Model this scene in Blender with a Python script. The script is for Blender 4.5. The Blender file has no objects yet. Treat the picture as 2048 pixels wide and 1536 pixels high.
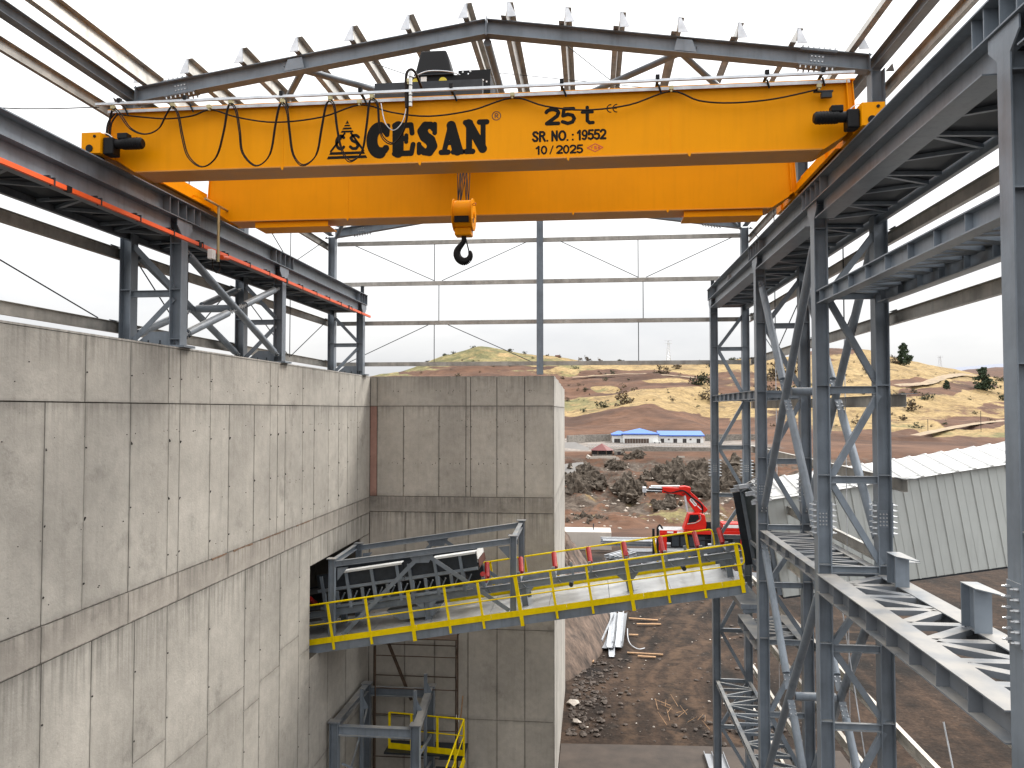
import bpy, math, random
import numpy as np
from mathutils import Vector, Matrix, noise as mnoise
random.seed(7)
C = bpy.context.scene.collection
H = 12.5                      # camera height over the yard; all z below are relative to the camera
F = 1540.0

# ------------------------------------------------------------------ camera, world, sun, exposure
_d = Vector((158/F, -52/F, 1)).normalized()
_up = Vector((0, _d.z, -_d.y)).normalized()
_xr = _up.cross(_d)
# rows: world axes in camera space -> columns of camera axes in world space
CR = Vector((_xr.x, _d.x, _up.x)); CU = Vector((_xr.y, _d.y, _up.y)); CF = Vector((_xr.z, _d.z, _up.z))
cam = bpy.data.cameras.new('camera'); cam.sensor_width = 36; cam.lens = 36*F/2048; cam.clip_start = .1; cam.clip_end = 30000
co = bpy.data.objects.new('camera', cam); C.objects.link(co)
m = Matrix.Identity(4)
for i in range(3):
    m[i][0] = CR[i]; m[i][1] = CU[i]; m[i][2] = -CF[i]
m[2][3] = H
co.matrix_world = m
sc = bpy.context.scene; sc.camera = co
SUN_DIR = Vector((.52, .50, .70)).normalized()
elev = math.asin(SUN_DIR.z); azim = math.atan2(SUN_DIR.x, SUN_DIR.y)
w = bpy.data.worlds.new('World'); sc.world = w; w.use_nodes = True
nt = w.node_tree; nt.nodes.clear()
def nn(t, kind, **k):
    n = t.nodes.new(kind)
    for a, v in k.items(): setattr(n, a, v)
    return n
sky = nn(nt, 'ShaderNodeTexSky', sky_type='NISHITA', sun_disc=False, sun_elevation=elev, sun_rotation=azim, air_density=1.0, dust_density=3.0)
hs = nn(nt, 'ShaderNodeHueSaturation'); hs.inputs['Saturation'].default_value = .25; hs.inputs['Value'].default_value = .10
tc = nn(nt, 'ShaderNodeTexCoord'); mp = nn(nt, 'ShaderNodeMapping'); mp.inputs['Scale'].default_value = (1, 1, 2.6)
nz = nn(nt, 'ShaderNodeTexNoise'); nz.inputs['Scale'].default_value = 2.3; nz.inputs['Detail'].default_value = 6; nz.inputs['Roughness'].default_value = .55
cr = nn(nt, 'ShaderNodeValToRGB')
cr.color_ramp.elements[0].position = .30; cr.color_ramp.elements[0].color = (.74, .755, .785, 1)
cr.color_ramp.elements[1].position = .66; cr.color_ramp.elements[1].color = (1.02, 1.015, 1.0, 1)
mx = nn(nt, 'ShaderNodeMixRGB'); mx.inputs[0].default_value = .9
bg = nn(nt, 'ShaderNodeBackground'); bg.inputs['Strength'].default_value = 1.0
ow = nn(nt, 'ShaderNodeOutputWorld')
L = nt.links.new
L(sky.outputs[0], hs.inputs['Color']); L(tc.outputs['Generated'], mp.inputs['Vector']); L(mp.outputs[0], nz.inputs['Vector'])
L(nz.outputs[0], cr.inputs[0]); L(hs.outputs[0], mx.inputs[1]); L(cr.outputs[0], mx.inputs[2])
# overcast luminance: a cloudy sky is about three times brighter overhead than at the horizon
sz = nn(nt, 'ShaderNodeSeparateXYZ'); L(tc.outputs['Generated'], sz.inputs[0])
mr = nn(nt, 'ShaderNodeMapRange'); mr.inputs['From Min'].default_value = 0; mr.inputs['From Max'].default_value = 1; mr.inputs['To Min'].default_value = .345; mr.inputs['To Max'].default_value = 1.45; L(sz.outputs['Z'], mr.inputs['Value'])
vs_ = nn(nt, 'ShaderNodeVectorMath', operation='SCALE'); L(mx.outputs[0], vs_.inputs[0]); L(mr.outputs[0], vs_.inputs['Scale'])
L(vs_.outputs[0], bg.inputs['Color']); L(bg.outputs[0], ow.inputs[0])
sd = bpy.data.lights.new('sun', 'SUN'); sd.energy = 1.35; sd.angle = math.radians(18); sd.color = (1, .96, .9)
so = bpy.data.objects.new('sun', sd); C.objects.link(so); so.location = (30, 30, 60)
so.rotation_euler = (-SUN_DIR).to_track_quat('-Z', 'Y').to_euler()
sc.view_settings.view_transform = 'Standard'; sc.view_settings.look = 'None'
sc.view_settings.exposure = 1.32; sc.view_settings.gamma = 1; sc.view_settings.use_curve_mapping = False
sc.cycles.max_bounces = 5; sc.cycles.diffuse_bounces = 3; sc.cycles.glossy_bounces = 2; sc.cycles.caustics_reflective = False; sc.cycles.caustics_refractive = False

def ray(x, y):                # direction of a sight line, used to survey the far hills
    return CR*((x-1024)/F) + CU*((768-y)/F) + CF
def zat(x, y, Y): r = ray(x, y); return r.z/r.y*Y
def XY(x, y, Y): r = ray(x, y); return r.x/r.y*Y

# ------------------------------------------------------------------ materials
MATS = {}
def mat(name, col, rough=.5, metal=0., var=.18, scale=3., bump=0., bscale=40., dust_sheen=0., dust_sheen_col=(.56, .53, .47), streak=0., objvar=0., spec=.5, coat=0., stretch=(1, 1, 1)):
    if name in MATS: return MATS[name]
    m = bpy.data.materials.new(name); m.use_nodes = True; t = m.node_tree; p = t.nodes['Principled BSDF']; L = t.links.new
    g = nn(t, 'ShaderNodeNewGeometry')
    mp = nn(t, 'ShaderNodeMapping'); mp.inputs['Scale'].default_value = stretch; L(g.outputs['Position'], mp.inputs[0])
    n1 = nn(t, 'ShaderNodeTexNoise'); n1.inputs['Scale'].default_value = scale; n1.inputs['Detail'].default_value = 4; n1.inputs['Roughness'].default_value = .62
    L(mp.outputs[0], n1.inputs['Vector'])
    r = nn(t, 'ShaderNodeMapRange'); r.inputs['From Min'].default_value = .3; r.inputs['From Max'].default_value = .7
    r.inputs['To Min'].default_value = 1-var; r.inputs['To Max'].default_value = 1+var; L(n1.outputs[0], r.inputs['Value'])
    v = nn(t, 'ShaderNodeVectorMath', operation='SCALE'); v.inputs[0].default_value = col; L(r.outputs[0], v.inputs['Scale'])
    out = v.outputs[0]
    if streak:
        m2 = nn(t, 'ShaderNodeMapping'); m2.inputs['Scale'].default_value = (9, 9, .7); L(g.outputs['Position'], m2.inputs[0])
        n2 = nn(t, 'ShaderNodeTexNoise'); n2.inputs['Scale'].default_value = 1.2; n2.inputs['Detail'].default_value = 3; L(m2.outputs[0], n2.inputs['Vector'])
        r2 = nn(t, 'ShaderNodeMapRange'); r2.inputs['From Min'].default_value = .5; r2.inputs['From Max'].default_value = .75
        r2.inputs['To Min'].default_value = 1; r2.inputs['To Max'].default_value = 1-streak; L(n2.outputs[0], r2.inputs['Value'])
        v2 = nn(t, 'ShaderNodeVectorMath', operation='SCALE'); L(out, v2.inputs[0]); L(r2.outputs[0], v2.inputs['Scale']); out = v2.outputs[0]
    if objvar:
        oi = nn(t, 'ShaderNodeObjectInfo'); r3 = nn(t, 'ShaderNodeMapRange')
        r3.inputs['To Min'].default_value = 1-objvar; r3.inputs['To Max'].default_value = 1+objvar; L(oi.outputs['Random'], r3.inputs['Value'])
        v3 = nn(t, 'ShaderNodeVectorMath', operation='SCALE'); L(out, v3.inputs[0]); L(r3.outputs[0], v3.inputs['Scale']); out = v3.outputs[0]
    if dust_sheen:  # paler upward faces: dust plus sky sheen painted into the base colour
        s = nn(t, 'ShaderNodeSeparateXYZ'); L(g.outputs['True Normal'], s.inputs[0])
        r4 = nn(t, 'ShaderNodeMapRange'); r4.inputs['From Min'].default_value = .6; r4.inputs['From Max'].default_value = .95; L(s.outputs['Z'], r4.inputs['Value'])
        n4 = nn(t, 'ShaderNodeTexNoise'); n4.inputs['Scale'].default_value = 2.2; n4.inputs['Detail'].default_value = 3; L(g.outputs['Position'], n4.inputs['Vector'])
        r5 = nn(t, 'ShaderNodeMapRange'); r5.inputs['From Min'].default_value = .3; r5.inputs['From Max'].default_value = .6; r5.inputs['To Max'].default_value = dust_sheen; L(n4.outputs[0], r5.inputs['Value'])
        mu = nn(t, 'ShaderNodeMath', operation='MULTIPLY'); L(r4.outputs[0], mu.inputs[0]); L(r5.outputs[0], mu.inputs[1])
        mi = nn(t, 'ShaderNodeMixRGB'); L(mu.outputs[0], mi.inputs[0]); L(out, mi.inputs[1]); mi.inputs[2].default_value = (*dust_sheen_col, 1); out = mi.outputs[0]
    L(out, p.inputs['Base Color'])
    rr = nn(t, 'ShaderNodeMapRange'); rr.inputs['To Min'].default_value = max(.05, rough-.12); rr.inputs['To Max'].default_value = min(1, rough+.12); L(n1.outputs[0], rr.inputs['Value'])
    L(rr.outputs[0], p.inputs['Roughness'])
    p.inputs['Metallic'].default_value = metal; p.inputs['Specular IOR Level'].default_value = spec; p.inputs['Coat Weight'].default_value = coat
    if bump:
        nb = nn(t, 'ShaderNodeTexNoise'); nb.inputs['Scale'].default_value = bscale; nb.inputs['Detail'].default_value = 3; L(mp.outputs[0], nb.inputs['Vector'])
        b = nn(t, 'ShaderNodeBump'); b.inputs['Strength'].default_value = bump; b.inputs['Distance'].default_value = .02; L(nb.outputs[0], b.inputs['Height']); L(b.outputs[0], p.inputs['Normal'])
    MATS[name] = m; return m

STEEL = mat('painted_steel', (.178, .208, .243), .40, var=.22, scale=1.6, dust_sheen=.7, dust_sheen_col=(.42, .40, .36), streak=.2, bump=.06, bscale=30, objvar=.14)
STEEL_D = mat('dust_sheen_platform_steel', (.165, .18, .20), .36, var=.2, scale=1.6, dust_sheen=.9, dust_sheen_col=(.34, .32, .29), bump=.05)  # platform tops carry dust and a painted sky reflection
GALV = mat('cold_rolled_zinc', (.42, .40, .365), .42, metal=.55, var=.28, scale=3, streak=.2, dust_sheen=.3)
ZINC = mat('bright_zinc', (.60, .62, .65), .38, metal=.5, var=.2, scale=5)
BOLT = mat('bolt_zinc', (.55, .56, .57), .35, metal=.7, var=.1)
ORANGE = mat('crane_orange_paint', (.84, .315, .0003), .45, var=.06, scale=.7, bump=.10, bscale=1.6, spec=.10, streak=.05)
BLACK = mat('black_paint', (.009, .009, .010), .5, var=.2, spec=.18)
DECAL = mat('black_decal', (.008, .007, .006), .5, var=.2, spec=.12)
CABLE = mat('cable_rubber', (.012, .007, .005), .6, var=.2, spec=.2)
YELLOW = mat('rail_yellow_paint', (.86, .635, .002), .5, var=.1, scale=4, streak=.12, spec=.12)
BUSBAR = mat('busbar_orange_plastic', (.86, .11, .022), .45, var=.08)
RED = mat('roller_red_paint', (.36, .010, .008), .4, var=.15)
REDTRUCK = mat('truck_red_paint', (.55, .014, .006), .4, var=.1, spec=.3)
DECALRED = mat('red_decal', (.55, .05, .02), .5)
WHITE = mat('white_paint', (.78, .78, .76), .5, var=.08)
BRASS = mat('conduit_brass', (.42, .36, .2), .4, metal=.5, var=.2)
RUBBER = mat('tyre_rubber', (.02, .02, .02), .8, var=.2)
DARKGLASS = mat('dark_glass', (.012, .014, .016), .08, var=.05)
DARKSTEEL = mat('dark_plate', (.026, .031, .038), .5, var=.3, scale=6, spec=.3)
DECK = mat('deck_plate', (.52, .525, .525), .32, metal=.25, var=.3, scale=1.6, streak=0, bump=.15, bscale=25)
WOOD = mat('timber', (.40, .235, .12), .75, var=.25, scale=8, objvar=.2)
SHEETM = mat('cladding_sheet', (.50, .52, .50), .5, var=.05, scale=1.5, objvar=.03, streak=.07)
ROOFM = mat('roof_sheet', (.62, .62, .605), .42, var=.05, scale=2, streak=.0)
ROCK = mat('rock', (.095, .078, .062), .95, var=.75, scale=1.3, bump=1.0, bscale=3.0, spec=.1)
RUBBLE = mat('rubble', (.075, .058, .047), .95, var=.6, scale=6)
SOILB = mat('soil_bank', (.115, .080, .060), .95, var=.75, scale=1.7, bump=1.0, bscale=6, stretch=(1.2, 1.2, .4), streak=.35)
BARK = mat('bark', (.10, .07, .05), .9)
LEAF_P = mat('pine_needles', (.040, .064, .032), .8, var=.45, scale=1.5)
LEAF_S = mat('dry_shrub', (.095, .070, .042), .9, var=.4, scale=.8, objvar=.25)
LEAF_G = mat('green_shrub', (.055, .062, .034), .9, var=.4, scale=.8, objvar=.25)
BLUEROOF = mat('blue_roof', (.05, .15, .46), .5, var=.06, scale=.6)
BLUETRIM = mat('blue_trim', (.02, .08, .35), .5)
MAROON = mat('maroon_roof', (.14, .03, .028), .6, var=.15)
CONCB = mat('light_concrete', (.48, .43, .375), .8, var=.1, scale=.6, streak=.1)
GABION = mat('stone_wall', (.22, .20, .175), .9, var=.45, scale=2.2, bump=.6, bscale=4)
ASPH = mat('grey_road', (.16, .15, .14), .9, var=.15, scale=.2)

def concrete(name, tint, axis='Y'):
    m = bpy.data.materials.new(name); m.use_nodes = True; t = m.node_tree; p = t.nodes['Principled BSDF']; L = t.links.new
    g = nn(t, 'ShaderNodeNewGeometry'); oi = nn(t, 'ShaderNodeObjectInfo')
    def noi(sc, det=6, stretch=None, rough=.6):
        n = nn(t, 'ShaderNodeTexNoise'); n.inputs['Scale'].default_value = sc; n.inputs['Detail'].default_value = det; n.inputs['Roughness'].default_value = rough
        if stretch:
            mp = nn(t, 'ShaderNodeMapping'); mp.inputs['Scale'].default_value = stretch; L(g.outputs['Position'], mp.inputs[0]); L(mp.outputs[0], n.inputs['Vector'])
        else: L(g.outputs['Position'], n.inputs['Vector'])
        return n.outputs[0]
    def rng(s, a, b, c, d):
        r = nn(t, 'ShaderNodeMapRange'); r.inputs['From Min'].default_value = a; r.inputs['From Max'].default_value = b; r.inputs['To Min'].default_value = c; r.inputs['To Max'].default_value = d
        L(s, r.inputs['Value']); return r.outputs[0]
    def mul(a, b):
        n = nn(t, 'ShaderNodeMath', operation='MULTIPLY'); L(a, n.inputs[0]); L(b, n.inputs[1]); return n.outputs[0]
    f = rng(noi(.55, 5), .3, .7, .80, 1.14)
    f = mul(f, rng(noi(5, 4), .3, .7, .91, 1.08))
    f = mul(f, rng(noi(1.0, 4, (7, 7, .45)), .52, .78, 1., .86))        # rain streaks
    f = mul(f, rng(noi(.8, 6, rough=.72), .58, .69, 1., .74))             # blotches
    f = mul(f, rng(noi(14, 3), .70, .76, 1., .55))                        # pits
    f = mul(f, rng(oi.outputs['Random'], 0, 1, .95, 1.04))
    # grime along the panel edges, drips below the pour band, the joint and the top
    tcg = nn(t, 'ShaderNodeTexCoord'); sg = nn(t, 'ShaderNodeSeparateXYZ'); L(tcg.outputs['Generated'], sg.inputs[0])
    def tri(s):
        a = nn(t, 'ShaderNodeMath', operation='SUBTRACT'); a.inputs[0].default_value = .5; L(s, a.inputs[1])
        b = nn(t, 'ShaderNodeMath', operation='ABSOLUTE'); L(a.outputs[0], b.inputs[0]); return b.outputs[0]
    def mx2(a, b): n = nn(t, 'ShaderNodeMath', operation='MAXIMUM'); L(a, n.inputs[0]); L(b, n.inputs[1]); return n.outputs[0]
    ed = mx2(tri(sg.outputs[axis]), tri(sg.outputs['Z']))
    ng = noi(2.6, 5, None, .7)
    ad = nn(t, 'ShaderNodeMath', operation='MULTIPLY_ADD'); L(ng, ad.inputs[0]); ad.inputs[1].default_value = .16; L(ed, ad.inputs[2])
    f = mul(f, rng(ad.outputs[0], .53, .60, 1., .74))
    sw = nn(t, 'ShaderNodeSeparateXYZ'); L(g.outputs['Position'], sw.inputs[0])
    drip = noi(1.0, 4, (13, 13, .5), .6)
    for top, ln, amt in ((9.14, 1.1, .42), (9.64, .5, .35), (13.64, .7, .3), (12.62, .5, .25)):
        band = nn(t, 'ShaderNodeMath', operation='MULTIPLY'); L(rng(sw.outputs['Z'], top-ln, top, 0, 1), band.inputs[0]); L(rng(sw.outputs['Z'], top+.01, top, 0, 1), band.inputs[1])
        k = nn(t, 'ShaderNodeMath', operation='MULTIPLY'); L(band.outputs[0], k.inputs[0]); L(rng(drip, .42, .62, 0, amt), k.inputs[1])
        iv = nn(t, 'ShaderNodeMath', operation='SUBTRACT'); iv.inputs[0].default_value = 1.; L(k.outputs[0], iv.inputs[1]); f = mul(f, iv.outputs[0])
    v = nn(t, 'ShaderNodeVectorMath', operation='SCALE'); v.inputs[0].default_value = tint; L(f, v.inputs['Scale'])
    L(v.outputs[0], p.inputs['Base Color']); p.inputs['Roughness'].default_value = .85; p.inputs['Specular IOR Level'].default_value = .3
    b = nn(t, 'ShaderNodeBump'); b.inputs['Strength'].default_value = .35; b.inputs['Distance'].default_value = .02; L(noi(22, 3), b.inputs['Height']); L(b.outputs[0], p.inputs['Normal'])
    return m
CONC = concrete('formed_concrete', (.45, .42, .372))
CONC_C = concrete('formed_concrete_cross', (.47, .432, .378), 'X')
CONC_J = concrete('joint_concrete', (.10, .088, .074))
CONC_BAND = concrete('pour_band_concrete', (.40, .365, .32))
CONC_RED = concrete('rust_stained_concrete', (.40, .235, .19), 'X')
CONC_L = concrete('clean_end_concrete', (.45, .425, .385))

# ------------------------------------------------------------------ mesh builder
OFF = {}
def prop(o, label=None, cat=None, group=None, kind=None):
    if label: o['label'] = label
    if cat: o['category'] = cat
    if group: o['group'] = group
    if kind: o['kind'] = kind
    return o
def thing(name, label, cat, loc=(0, 0, 0), group=None):
    o = bpy.data.objects.new(name, None); C.objects.link(o); o.empty_display_size = .2
    o.location = (loc[0], loc[1], loc[2]+H); OFF[o.name] = Vector(o.location)
    return prop(o, label, cat, group)
def sub(name, parent):
    o = bpy.data.objects.new(name, None); C.objects.link(o); o.empty_display_size = .1; o.parent = parent; OFF[o.name] = OFF[parent.name]
    return o
class MB:
    def __init__(s): s.v = []; s.f = []
    def add(s, vs, fs):
        n = len(s.v); s.v += [tuple(q) for q in vs]; s.f += [tuple(i+n for i in q) for q in fs]; return s
    def obox(s, o, a, b, c):   # corner o, edge vectors a,b,c
        o = Vector(o); a = Vector(a); b = Vector(b); c = Vector(c)
        if a.cross(b).dot(c) < 0: a, b = b, a
        return s.add([o, o+a, o+a+b, o+b, o+c, o+a+c, o+a+b+c, o+b+c], [(0, 3, 2, 1), (4, 5, 6, 7), (0, 1, 5, 4), (1, 2, 6, 5), (2, 3, 7, 6), (3, 0, 4, 7)])
    def box(s, x0, x1, y0, y1, z0, z1):
        return s.obox((x0, y0, z0), (x1-x0, 0, 0), (0, y1-y0, 0), (0, 0, z1-z0))
    def axes(s, p0, p1, up):
        p0 = Vector(p0); p1 = Vector(p1); d = (p1-p0).normalized(); u = Vector(up); u = (u-d*u.dot(d))
        if u.length < 1e-4: u = Vector((1, 0, 0)); u = u-d*u.dot(d)
        u.normalize(); return p0, p1, d, u, d.cross(u)
    def bar(s, p0, p1, wd, ht, up=(0, 0, 1), ou=0., os=0.):   # wd across, ht along up
        p0, p1, d, u, si = s.axes(p0, p1, up)
        return s.obox(p0+u*(ou-ht/2)+si*(os-wd/2), p1-p0, u*ht, si*wd)
    def ibeam(s, p0, p1, h, b, tw=.009, tf=.014, up=(0, 0, 1)):
        s.bar(p0, p1, b, tf, up, h/2-tf/2); s.bar(p0, p1, b, tf, up, -h/2+tf/2); s.bar(p0, p1, tw, h-2*tf, up); return s
    def chan(s, p0, p1, h, b, t=.008, up=(0, 0, 1), side=1):
        s.bar(p0, p1, t, h, up); s.bar(p0, p1, b, t, up, h/2-t/2, side*(b/2+t/2)); s.bar(p0, p1, b, t, up, -h/2+t/2, side*(b/2+t/2)); return s
    def zed(s, p0, p1, h, b, t=.006, up=(0, 0, 1)):
        s.bar(p0, p1, t, h, up); s.bar(p0, p1, b, t, up, h/2-t/2, b/2+t/2); s.bar(p0, p1, b, t, up, -h/2+t/2, -b/2-t/2); return s
    def angle(s, p0, p1, a, t=.008, up=(0, 0, 1), side=1):
        s.bar(p0, p1, t, a, up); s.bar(p0, p1, a, t, up, -a/2+t/2, side*(a/2+t/2)); return s
    def tube(s, p0, p1, r, n=12, r1=None, cap=True):
        p0, p1, d, u, si = s.axes(p0, p1, (.13, .21, .97)); r1 = r if r1 is None else r1
        vs = [p0+(u*math.cos(2*math.pi*i/n)+si*math.sin(2*math.pi*i/n))*r for i in range(n)] + [p1+(u*math.cos(2*math.pi*i/n)+si*math.sin(2*math.pi*i/n))*r1 for i in range(n)]
        fs = [(i, i+n, (i+1) % n+n, (i+1) % n) for i in range(n)]
        if cap: fs += [tuple(range(n)), tuple(range(2*n-1, n-1, -1))]
        return s.add(vs, fs)
    def path(s, pts, r, n=6):
        pts = [Vector(p) for p in pts]; rings = []; nu = None
        for i, p in enumerate(pts):
            d = (pts[min(i+1, len(pts)-1)]-pts[max(i-1, 0)]).normalized()
            u = (Vector((.3, .9, .2)) if nu is None else nu); u = u-d*u.dot(d); u.normalize(); nu = u; si = d.cross(u)
            rings.append([p+(u*math.cos(2*math.pi*k/n)+si*math.sin(2*math.pi*k/n))*r for k in range(n)])
        vs = [q for R in rings for q in R]
        fs = [(i*n+k, i*n+(k+1) % n, (i+1)*n+(k+1) % n, (i+1)*n+k) for i in range(len(pts)-1) for k in range(n)]
        fs += [tuple(range(n-1, -1, -1)), tuple(range((len(pts)-1)*n, len(pts)*n))]
        return s.add(vs, fs)
    def prism(s, poly, vec):   # planar polygon extruded by vec
        poly = [Vector(p) for p in poly]; vec = Vector(vec); n = len(poly)
        nr = Vector((0, 0, 0))
        for i in range(n): nr += poly[i].cross(poly[(i+1) % n])
        if nr.dot(vec) < 0: poly = poly[::-1]
        return s.add(poly+[p+vec for p in poly], [tuple(range(n-1, -1, -1)), tuple(range(n, 2*n))]+[(i, (i+1) % n, (i+1) % n+n, i+n) for i in range(n)])
    def dome(s, c, r, ax=(0, 0, 1), n=8, h=1.): # small bolt head
        a = Vector(ax).normalized(); return s.tube(Vector(c), Vector(c)+a*r*h, r, n, r*.85)
    def build(s, name, m, parent=None, smooth=False, bevel=0.):
        off = OFF[parent.name] if parent else Vector((0, 0, 0))
        me = bpy.data.meshes.new(name); me.from_pydata([(x-off.x, y-off.y, z+H-off.z) for x, y, z in s.v], [], s.f)
        me.materials.append(m); me.update()
        o = bpy.data.objects.new(name, me); C.objects.link(o)
        if parent: o.parent = parent
        OFF[o.name] = off
        if smooth:
            me.polygons.foreach_set('use_smooth', [True]*len(me.polygons)); me.set_sharp_from_angle(angle=math.radians(42))
        if bevel:
            b = o.modifiers.new('bevel', 'BEVEL'); b.width = bevel; b.segments = 2; b.limit_method = 'ANGLE'
        return o
def inst(o, d, name=None, parent=None):      # a copy that shares its mesh, moved by d
    c = o.copy(); C.objects.link(c); c.location = Vector(o.location)+Vector(d)
    if parent: c.parent = parent
    OFF[c.name] = OFF[o.name]; return c
def catmull(pts, k=5):
    P = [Vector(p) for p in pts]; out = []
    for i in range(len(P)-1):
        a, b, c, d = P[max(i-1, 0)], P[i], P[i+1], P[min(i+2, len(P)-1)]
        for j in range(k):
            t = j/k; out.append(.5*((2*b)+(c-a)*t+(2*a-5*b+4*c-d)*t*t+(3*b-a-3*c+d)*t**3))
    return out+[P[-1]]
V = Vector
# ------------------------------------------------------------------ ground: yard, slope, hills to the horizon
XS = [300, 700, 800, 880, 960, 1040, 1140, 1230, 1300, 1360, 1420, 1560, 1660, 1740, 1850, 2000, 2400]
ROWS = [
 (130, [1057]*17), (150, [1012]*17), (170, [945]*17),
 (186, [906]*11+[900, 900, 902, 905, 910, 910]),
 (196, [893]*11+[890, 890, 892, 897, 902, 902]),
 (225, [881]*11+[878, 884, 888, 890, 895, 895]),
 (245, [872, 872, 872, 872, 870, 868, 868, 866, 866, 867, 868, 866, 870, 874, 877, 880, 880]),
 (300, [800, 790, 795, 800, 805, 815, 836, 822, 814, 822, 846, 838, 838, 840, 846, 850, 850]),
 (320, [797, 786, 790, 795, 798, 806, 828, 812, 803, 812, 838, 828, 828, 830, 838, 842, 842]),
 (370, [770, 768, 772, 776, 780, 786, 800, 785, 776, 782, 792, 790, 782, 782, 792, 812, 812]),
 (410, [762, 760, 760, 762, 765, 768, 780, 768, 762, 765, 768, 766, 757, 757, 770, 795, 795]),
 (455, [757, 757, 754, 748, 742, 744, 752, 748, 744, 744, 744, 742, 726, 727, 748, 778, 778]),
 (520, [765, 760, 744, 714, 691, 704, 717, 724, 727, 728, 726, 712, 695, 702, 728, 756, 756]),
 (560, [772, 770, 750, 722, 702, 712, 723, 729, 732, 733, 732, 722, 708, 716, 742, 768, 768]),
 (760, [800]*17), (1500, [790]*12+[780, 760, 745, 733, 733]), (1800, [790]*12+[780, 765, 748, 736, 736]),
 (3000, [775]*17), (5200, [765]*13+[752, 738, 724, 728]), (7000, [775]*13+[765, 755, 748, 750]), (12000, [815]*17)]
def build_ground():
    # azimuth samples: fine in view, coarse outside
    ims = np.concatenate([np.linspace(-2600, 640, 40), np.linspace(650, 2060, 500), np.linspace(2080, 5200, 40)])
    az = np.array([ray(x, 820).x/ray(x, 820).y for x in ims])
    ok = np.array([ray(x, 820).y > .12 for x in ims]); az = az[ok]; ims = ims[ok]
    o = np.argsort(az); az = az[o]; ims = ims[o]
    Ys = np.concatenate([np.array([-80, -30, -8, 2]), np.linspace(6, 66, 46), np.linspace(67.5, 130, 30)[0:], np.linspace(131, 200, 80), np.linspace(201, 330, 90), np.linspace(332, 570, 110), np.geomspace(580, 12000, 40)])
    ry = np.array([66.]+[r[0] for r in ROWS])
    Z = np.zeros((len(Ys), len(az)))
    IY = np.zeros_like(Z)
    for j, (a, ix) in enumerate(zip(az, ims)):
        col = [-12.5]
        for Yr, ys in ROWS:
            yy = float(np.interp(ix, XS, ys)); xx = min(max(ix, 300), 2400); col.append(zat(xx, yy, Yr))
        Z[:, j] = np.interp(Ys, ry, col)
    k = np.array([1, 2, 3, 2, 1.])/9
    for _ in range(2):
        pad = np.pad(Z, ((0, 0), (2, 2)), 'edge'); Z = sum(pad[:, i:i+Z.shape[1]]*k[i] for i in range(5))
    zf = Z.copy(); pad = np.pad(Z, ((1, 1), (0, 0)), 'edge'); Z = .25*pad[:-2]+.5*Z+.25*pad[2:]; Z[Ys < 64] = zf[Ys < 64]
    verts = []; soil = []; W = len(az)
    SOX = [700, 960, 1140, 1220, 1320, 1420, 1500, 1560, 1650, 1740, 1850, 2000]
    SOIL = [ # (Y, grass amount per column): 0 bare brown earth, 1 dry golden grass
     (60, [0]*12), (128, [.15]*12), (140, [.45]*12), (150, [.35]*12), (165, [.25]*12), (186, [.05]*12), (245, [.05]*12),
     (236, [.05]*12), (250, [.1, .1, 0, 0, 0, 0, 0, .2, .3, .55, .6, .6]), (298, [.5, .3, .02, 0, 0, .05, .2, .5, .6, .75, .75, .75]), (306, [.7, .6, .9, .92, .95, .7, .5, .6, .65, .6, .45, .5]),
     (355, [.6, .5, .75, .8, .95, .95, .7, .6, .75, .8, .6, .62]), (375, [.4, .3, .3, .35, .62, .9, .6, .6, .8, .85, .75, .7]),
     (405, [.3, .25, .08, .1, .12, .75, .7, .55, .8, .8, .72, .7]), (440, [.3, .3, .2, .15, .1, .45, .75, .6, .75, .8, .8, .7]),
     (462, [.55, .5, .55, .55, .45, .75, .8, .7, .5, .85, .85, .8]), (520, [.7, .72, .8, .9, .92, .9, .9, .7, .35, .9, .9, .85]), (700, [.5]*12), (1500, [.1]*12), (3000, [.2]*12), (12000, [.2]*12)]
    GREEN = [(120, [.8]*12), (190, [.7]*12), (300, [.2]*12), (330, [.5, .5, .45, .35, .15, .1, .2, .35, .1, .05, .1, .1]), (450, [.7, .7, .5, .35, .2, .15, .2, .3, .1, .05, .1, .1]), (540, [.95, .75, .4, .2, .1, .05, .1, .2, .1, .05, .1, .1]), (12000, [.2]*12)]
    def tab(T):
        A = np.array([[np.interp(x, SOX, r[1]) for x in ims] for r in T]); ys = [r[0] for r in T]
        return np.array([np.interp(Ys, ys, A[:, j]) for j in range(W)]).T
    S = tab(SOIL); G = tab(GREEN)
    # patches of bare earth and pale grass surveyed on the hills: sight line x, y, half sizes, grass amount
    PATCH = [(1815, 764, 48, 8, .05), (1858, 784, 62, 9, .1), (1950, 846, 70, 11, .05), (1790, 870, 70, 9, .05), (1900, 884, 130, 9, .05), (1665, 702, 45, 7, .1), (1250, 747, 100, 8, .12), (1185, 768, 100, 15, .0), (1330, 772, 70, 6, .05), (1300, 842, 140, 22, 0), (1365, 800, 66, 22, 1), (1210, 777, 30, 5, .85), (1330, 762, 46, 4, .8), (1235, 803, 100, 13, .9), (1480, 770, 60, 30, .35), (1560, 790, 70, 40, .45), (1700, 800, 60, 30, .55), (1940, 770, 60, 9, .35), (1730, 870, 60, 12, .1), (2000, 815, 40, 12, .4), (1000, 735, 120, 5, .15), (900, 745, 110, 5, .1)]
    jit = np.random.RandomState(3).rand(len(PATCH))
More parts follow.
